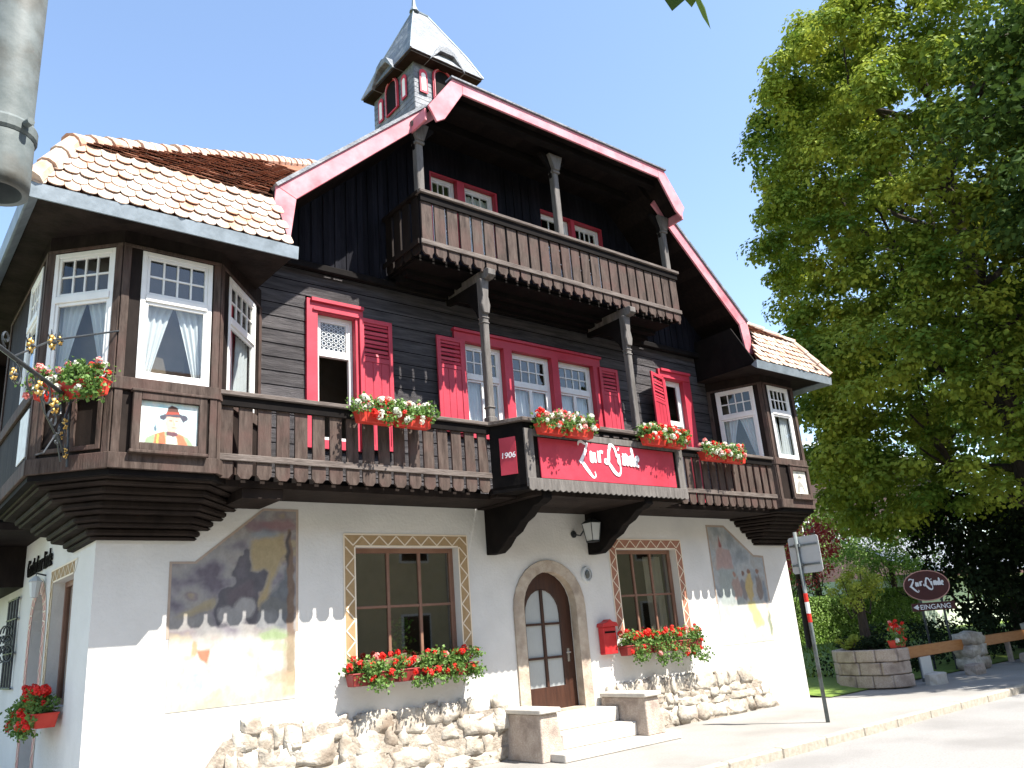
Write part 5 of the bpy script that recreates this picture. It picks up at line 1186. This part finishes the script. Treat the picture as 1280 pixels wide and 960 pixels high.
# ================================================================== linden
def limb(b,p,d,ln,r0,lev,rg,ends,maxl=3):
    pts=[Vector(p)]; d=Vector(d).normalized(); n=5
    for i in range(n):
        d=(d+Vector((rg.gauss(0,.13),rg.gauss(0,.13),rg.gauss(.03,.08)))).normalized(); pts.append(pts[-1]+d*ln/n)
    b.tube(pts,[r0*(1-.6*i/n) for i in range(n+1)],7 if lev<2 else 5)
    ends.append(pts[-1]); 
    if lev>1: ends.append(pts[3])
    if lev<maxl:
        for i in range(3 if lev else 4):
            q=pts[rg.randint(2,n)]; a=Vector((rg.gauss(0,1),rg.gauss(0,1),rg.uniform(-.2,.9))).normalized(); limb(b,q,(d*.7+a*.9),ln*rg.uniform(.5,.72),r0*.45,lev+1,rg,ends,maxl)
def linden(loc,label):
    rg=random.Random(77); rt=empty('linden_tree',loc,label,'tree'); b=MB(); ends=[]; L0=Vector(loc)
    b.tube([L0,L0+Vector((0,0,1)),L0+Vector((.1,0,4)),L0+Vector((0,.1,9)),L0+Vector((-.2,0,15)),L0+Vector((0,0,19))],[.65,.5,.42,.32,.18,.06],12)
    for k in range(26):
        h=3.4+k*.6; a=k*2.4; o=limb(b,L0+Vector((0,0,h)),(math.cos(a),math.sin(a),.55 if h>6 else .25),rg.uniform(3.0,4.6)*(1 if h<14 else .7),.15,1,rg,ends,2)
    b.build('trunk','bark',rt,smooth=True)
    cs=[]
    def radat(z):   # crown outline
        if z<2.5: return 0
        t=(z-2.8)/19.5
        if t>1 or t<0: return 0
        return 6.25*(min(1,(t+.42)*1.7)**.6)*max(0,1-max(0,(t-.78))/.27)**.5
    n=0
    while n<1800:
        a=rg.random()*6.283; z=rg.uniform(3.9,22); ra=radat(z)
        if ra<=0: continue
        lump=1+.16*noise.noise(Vector((math.cos(a)*2.2,math.sin(a)*2.2,z*.33)))+.10*noise.noise(Vector((math.cos(a)*5,math.sin(a)*5,z*.9+9)))
        q=rg.random()
        rr=ra*lump*(rg.uniform(.80,1.0) if q<.72 else rg.uniform(.4,.8))
        if noise.noise(Vector((math.cos(a)*rr*.33+3,math.sin(a)*rr*.33,z*.33)))<-.45: continue
        cs.append((L0.x+math.cos(a)*rr,L0.y+math.sin(a)*rr,z,rg.uniform(.4,.85))); n+=1
    b=MB(); crown(b,cs,.15,160,rg,asp=.85,flat_=.62,top=.72); b.build('crown','linden',rt)
    return rt
linden((25,-1.2,0),'tall linden with a broad light green crown filling the right of the view')
# dark conifer / ivy mass right of the linden trunk
bush('dark_yew',(26.2,.6,0),2.3,5.2,'darkleaf','black green yew beside the linden trunk at the right edge',95,.17,110,'tree',41,trunk=.3)
# young tree with bare limbs in front of the garden house
by=empty('bare_sapling',(27.5,1.8,.3),'slender forked sapling with thin leaves in front of the pale green wall','tree'); b=MB(); rg=random.Random(8); ends=[]
for d in ((-.5,.3,1),(.1,.2,1),(-.9,.2,.9)): limb(b,(27.5,1.8,.3),d,3.0,.07,1,rg,ends,3)
b.build('branches','bark',by); b=MB(); crown(b,[(e.x,e.y,e.z,.3) for e in ends],.08,12,rg); b.build('foliage','shrub',by)
bush('background_tree',(37.5,2.5,.3),5.6,11.0,'shrub','broad dark tree standing behind the linden crown',150,.24,110,'tree',51,trunk=2.5,group='trees behind the linden')
bush('background_tree',(34.0,-2.8,.0),4.6,12.0,'shrub','tall bushy tree behind the linden trunk at the right edge',130,.24,110,'tree',52,trunk=3.0,group='trees behind the linden')
# near branches hanging into the picture
def nearbranch(name,label,path,n,size,rg,spread,seed=1,parent=None):
    rt=empty(name,path[0],label,'branch'); b=MB(); b.tube(path,[.02-.012*i/(len(path)-1) for i in range(len(path))],6); 
    l=MB(); P=[Vector(p) for p in path]
    for i in range(n):
        t=rg.random()*(len(P)-1); k=int(t); p=P[k].lerp(P[min(k+1,len(P)-1)],t-k); q=p+Vector((rg.gauss(0,spread),rg.gauss(0,spread),-abs(rg.gauss(0,spread))*.8)); b.tube([p,q],.0025,4)
        # pointed drooping leaf
        d=(q-p).normalized()+Vector((0,0,-.7)); d.normalize(); s=d.orthogonal().normalized(); s=Matrix.Rotation(rg.random()*6.28,3,d)@s; L1=size*rg.uniform(.7,1.2); nn=d.cross(s)
        v=[q,q+d*L1*.25+s*L1*.34,q+d*L1*.6+s*L1*.33,q+d*L1,q+d*L1*.6-s*L1*.33,q+d*L1*.25-s*L1*.34]; m=q+d*L1*.5-nn*L1*.08
        base=len(l.v); l.v+=v+[m]; l.f+=[(base+a,base+(a+1)%6,base+6) for a in range(6)]
    b.build('twig','bark',rt); l.build('foliage','lindendark',rt,smooth=True); return rt
rg=random.Random(15)
nearbranch('hanging_twig','few large dark leaves hanging in at the top edge against the sky',[(.52,-8.60,5.2),(.43,-8.44,4.7),(.405,-8.35,4.40)],14,.17,rg,.03)
rt=empty('near_tree',(23.8,-8.2,-.12),'nearer tree on the street side whose dark leafy boughs reach in at the upper right','tree'); b=MB(); l=MB()
b.tube([(23.8,-8.2,-.12),(24,-8.3,3),(24.4,-8.6,7),(24.2,-8.6,12),(24.1,-8.5,15)],[.35,.3,.26,.2,.1],8)
for path in ([(25,-9.2,10),(22.5,-7.6,12.5),(20,-5.8,13.4),(17.6,-4.4,12.6)],[(25.2,-9.3,8),(23,-7.4,10.2),(21,-5.8,11.2),(19.0,-4.4,10.6)],[(24.8,-9.1,12),(22.5,-7.4,14.6),(20.3,-6,15.6),(18.4,-4.8,15.0)]):
    b.tube(path,[.12,.09,.06,.02],6); P=[Vector(p) for p in path]
    for i in range(2600):
        t=rg.uniform(1.0,3)*.999; k=int(t); p=P[k].lerp(P[min(k+1,3)],t-k)+Vector((rg.gauss(0,.75),rg.gauss(0,.75),rg.gauss(-.2,.5))); l.leaf(p,rg.uniform(.16,.26),rg,nrm=(0,0,1),asp=.75,spread=.9)
cs=[]
for i in range(230):
    d=Vector((rg.gauss(0,1),rg.gauss(0,1),rg.gauss(0,1))).normalized()*rg.random()**.4; cs.append((24.3+d.x*4.6,-8.3+d.y*4.6,10.8+d.z*4.2,.8))
for cx,cy,cz,rr in ((18.4,-6.2,10.3,2.1),(18.8,-8.0,10.6,2.2),(21,-8.2,10.5,3.0)):
    for i in range(46):
        d=Vector((rg.gauss(0,1),rg.gauss(0,1),rg.gauss(0,1))).normalized()*rg.random()**.4; cs.append((cx+d.x*rr,cy+d.y*rr,cz+d.z*rr*.7,.6))
b.tube([(24.3,-8.6,8.5),(21.5,-8.4,9.6),(18.4,-6.8,10.2)],[.16,.1,.04],6)
crown(l,cs,.2,80,rg)
b.build('trunk','bark',rt); l.build('foliage','lindendark',rt)
bpy.context.view_layer.update()
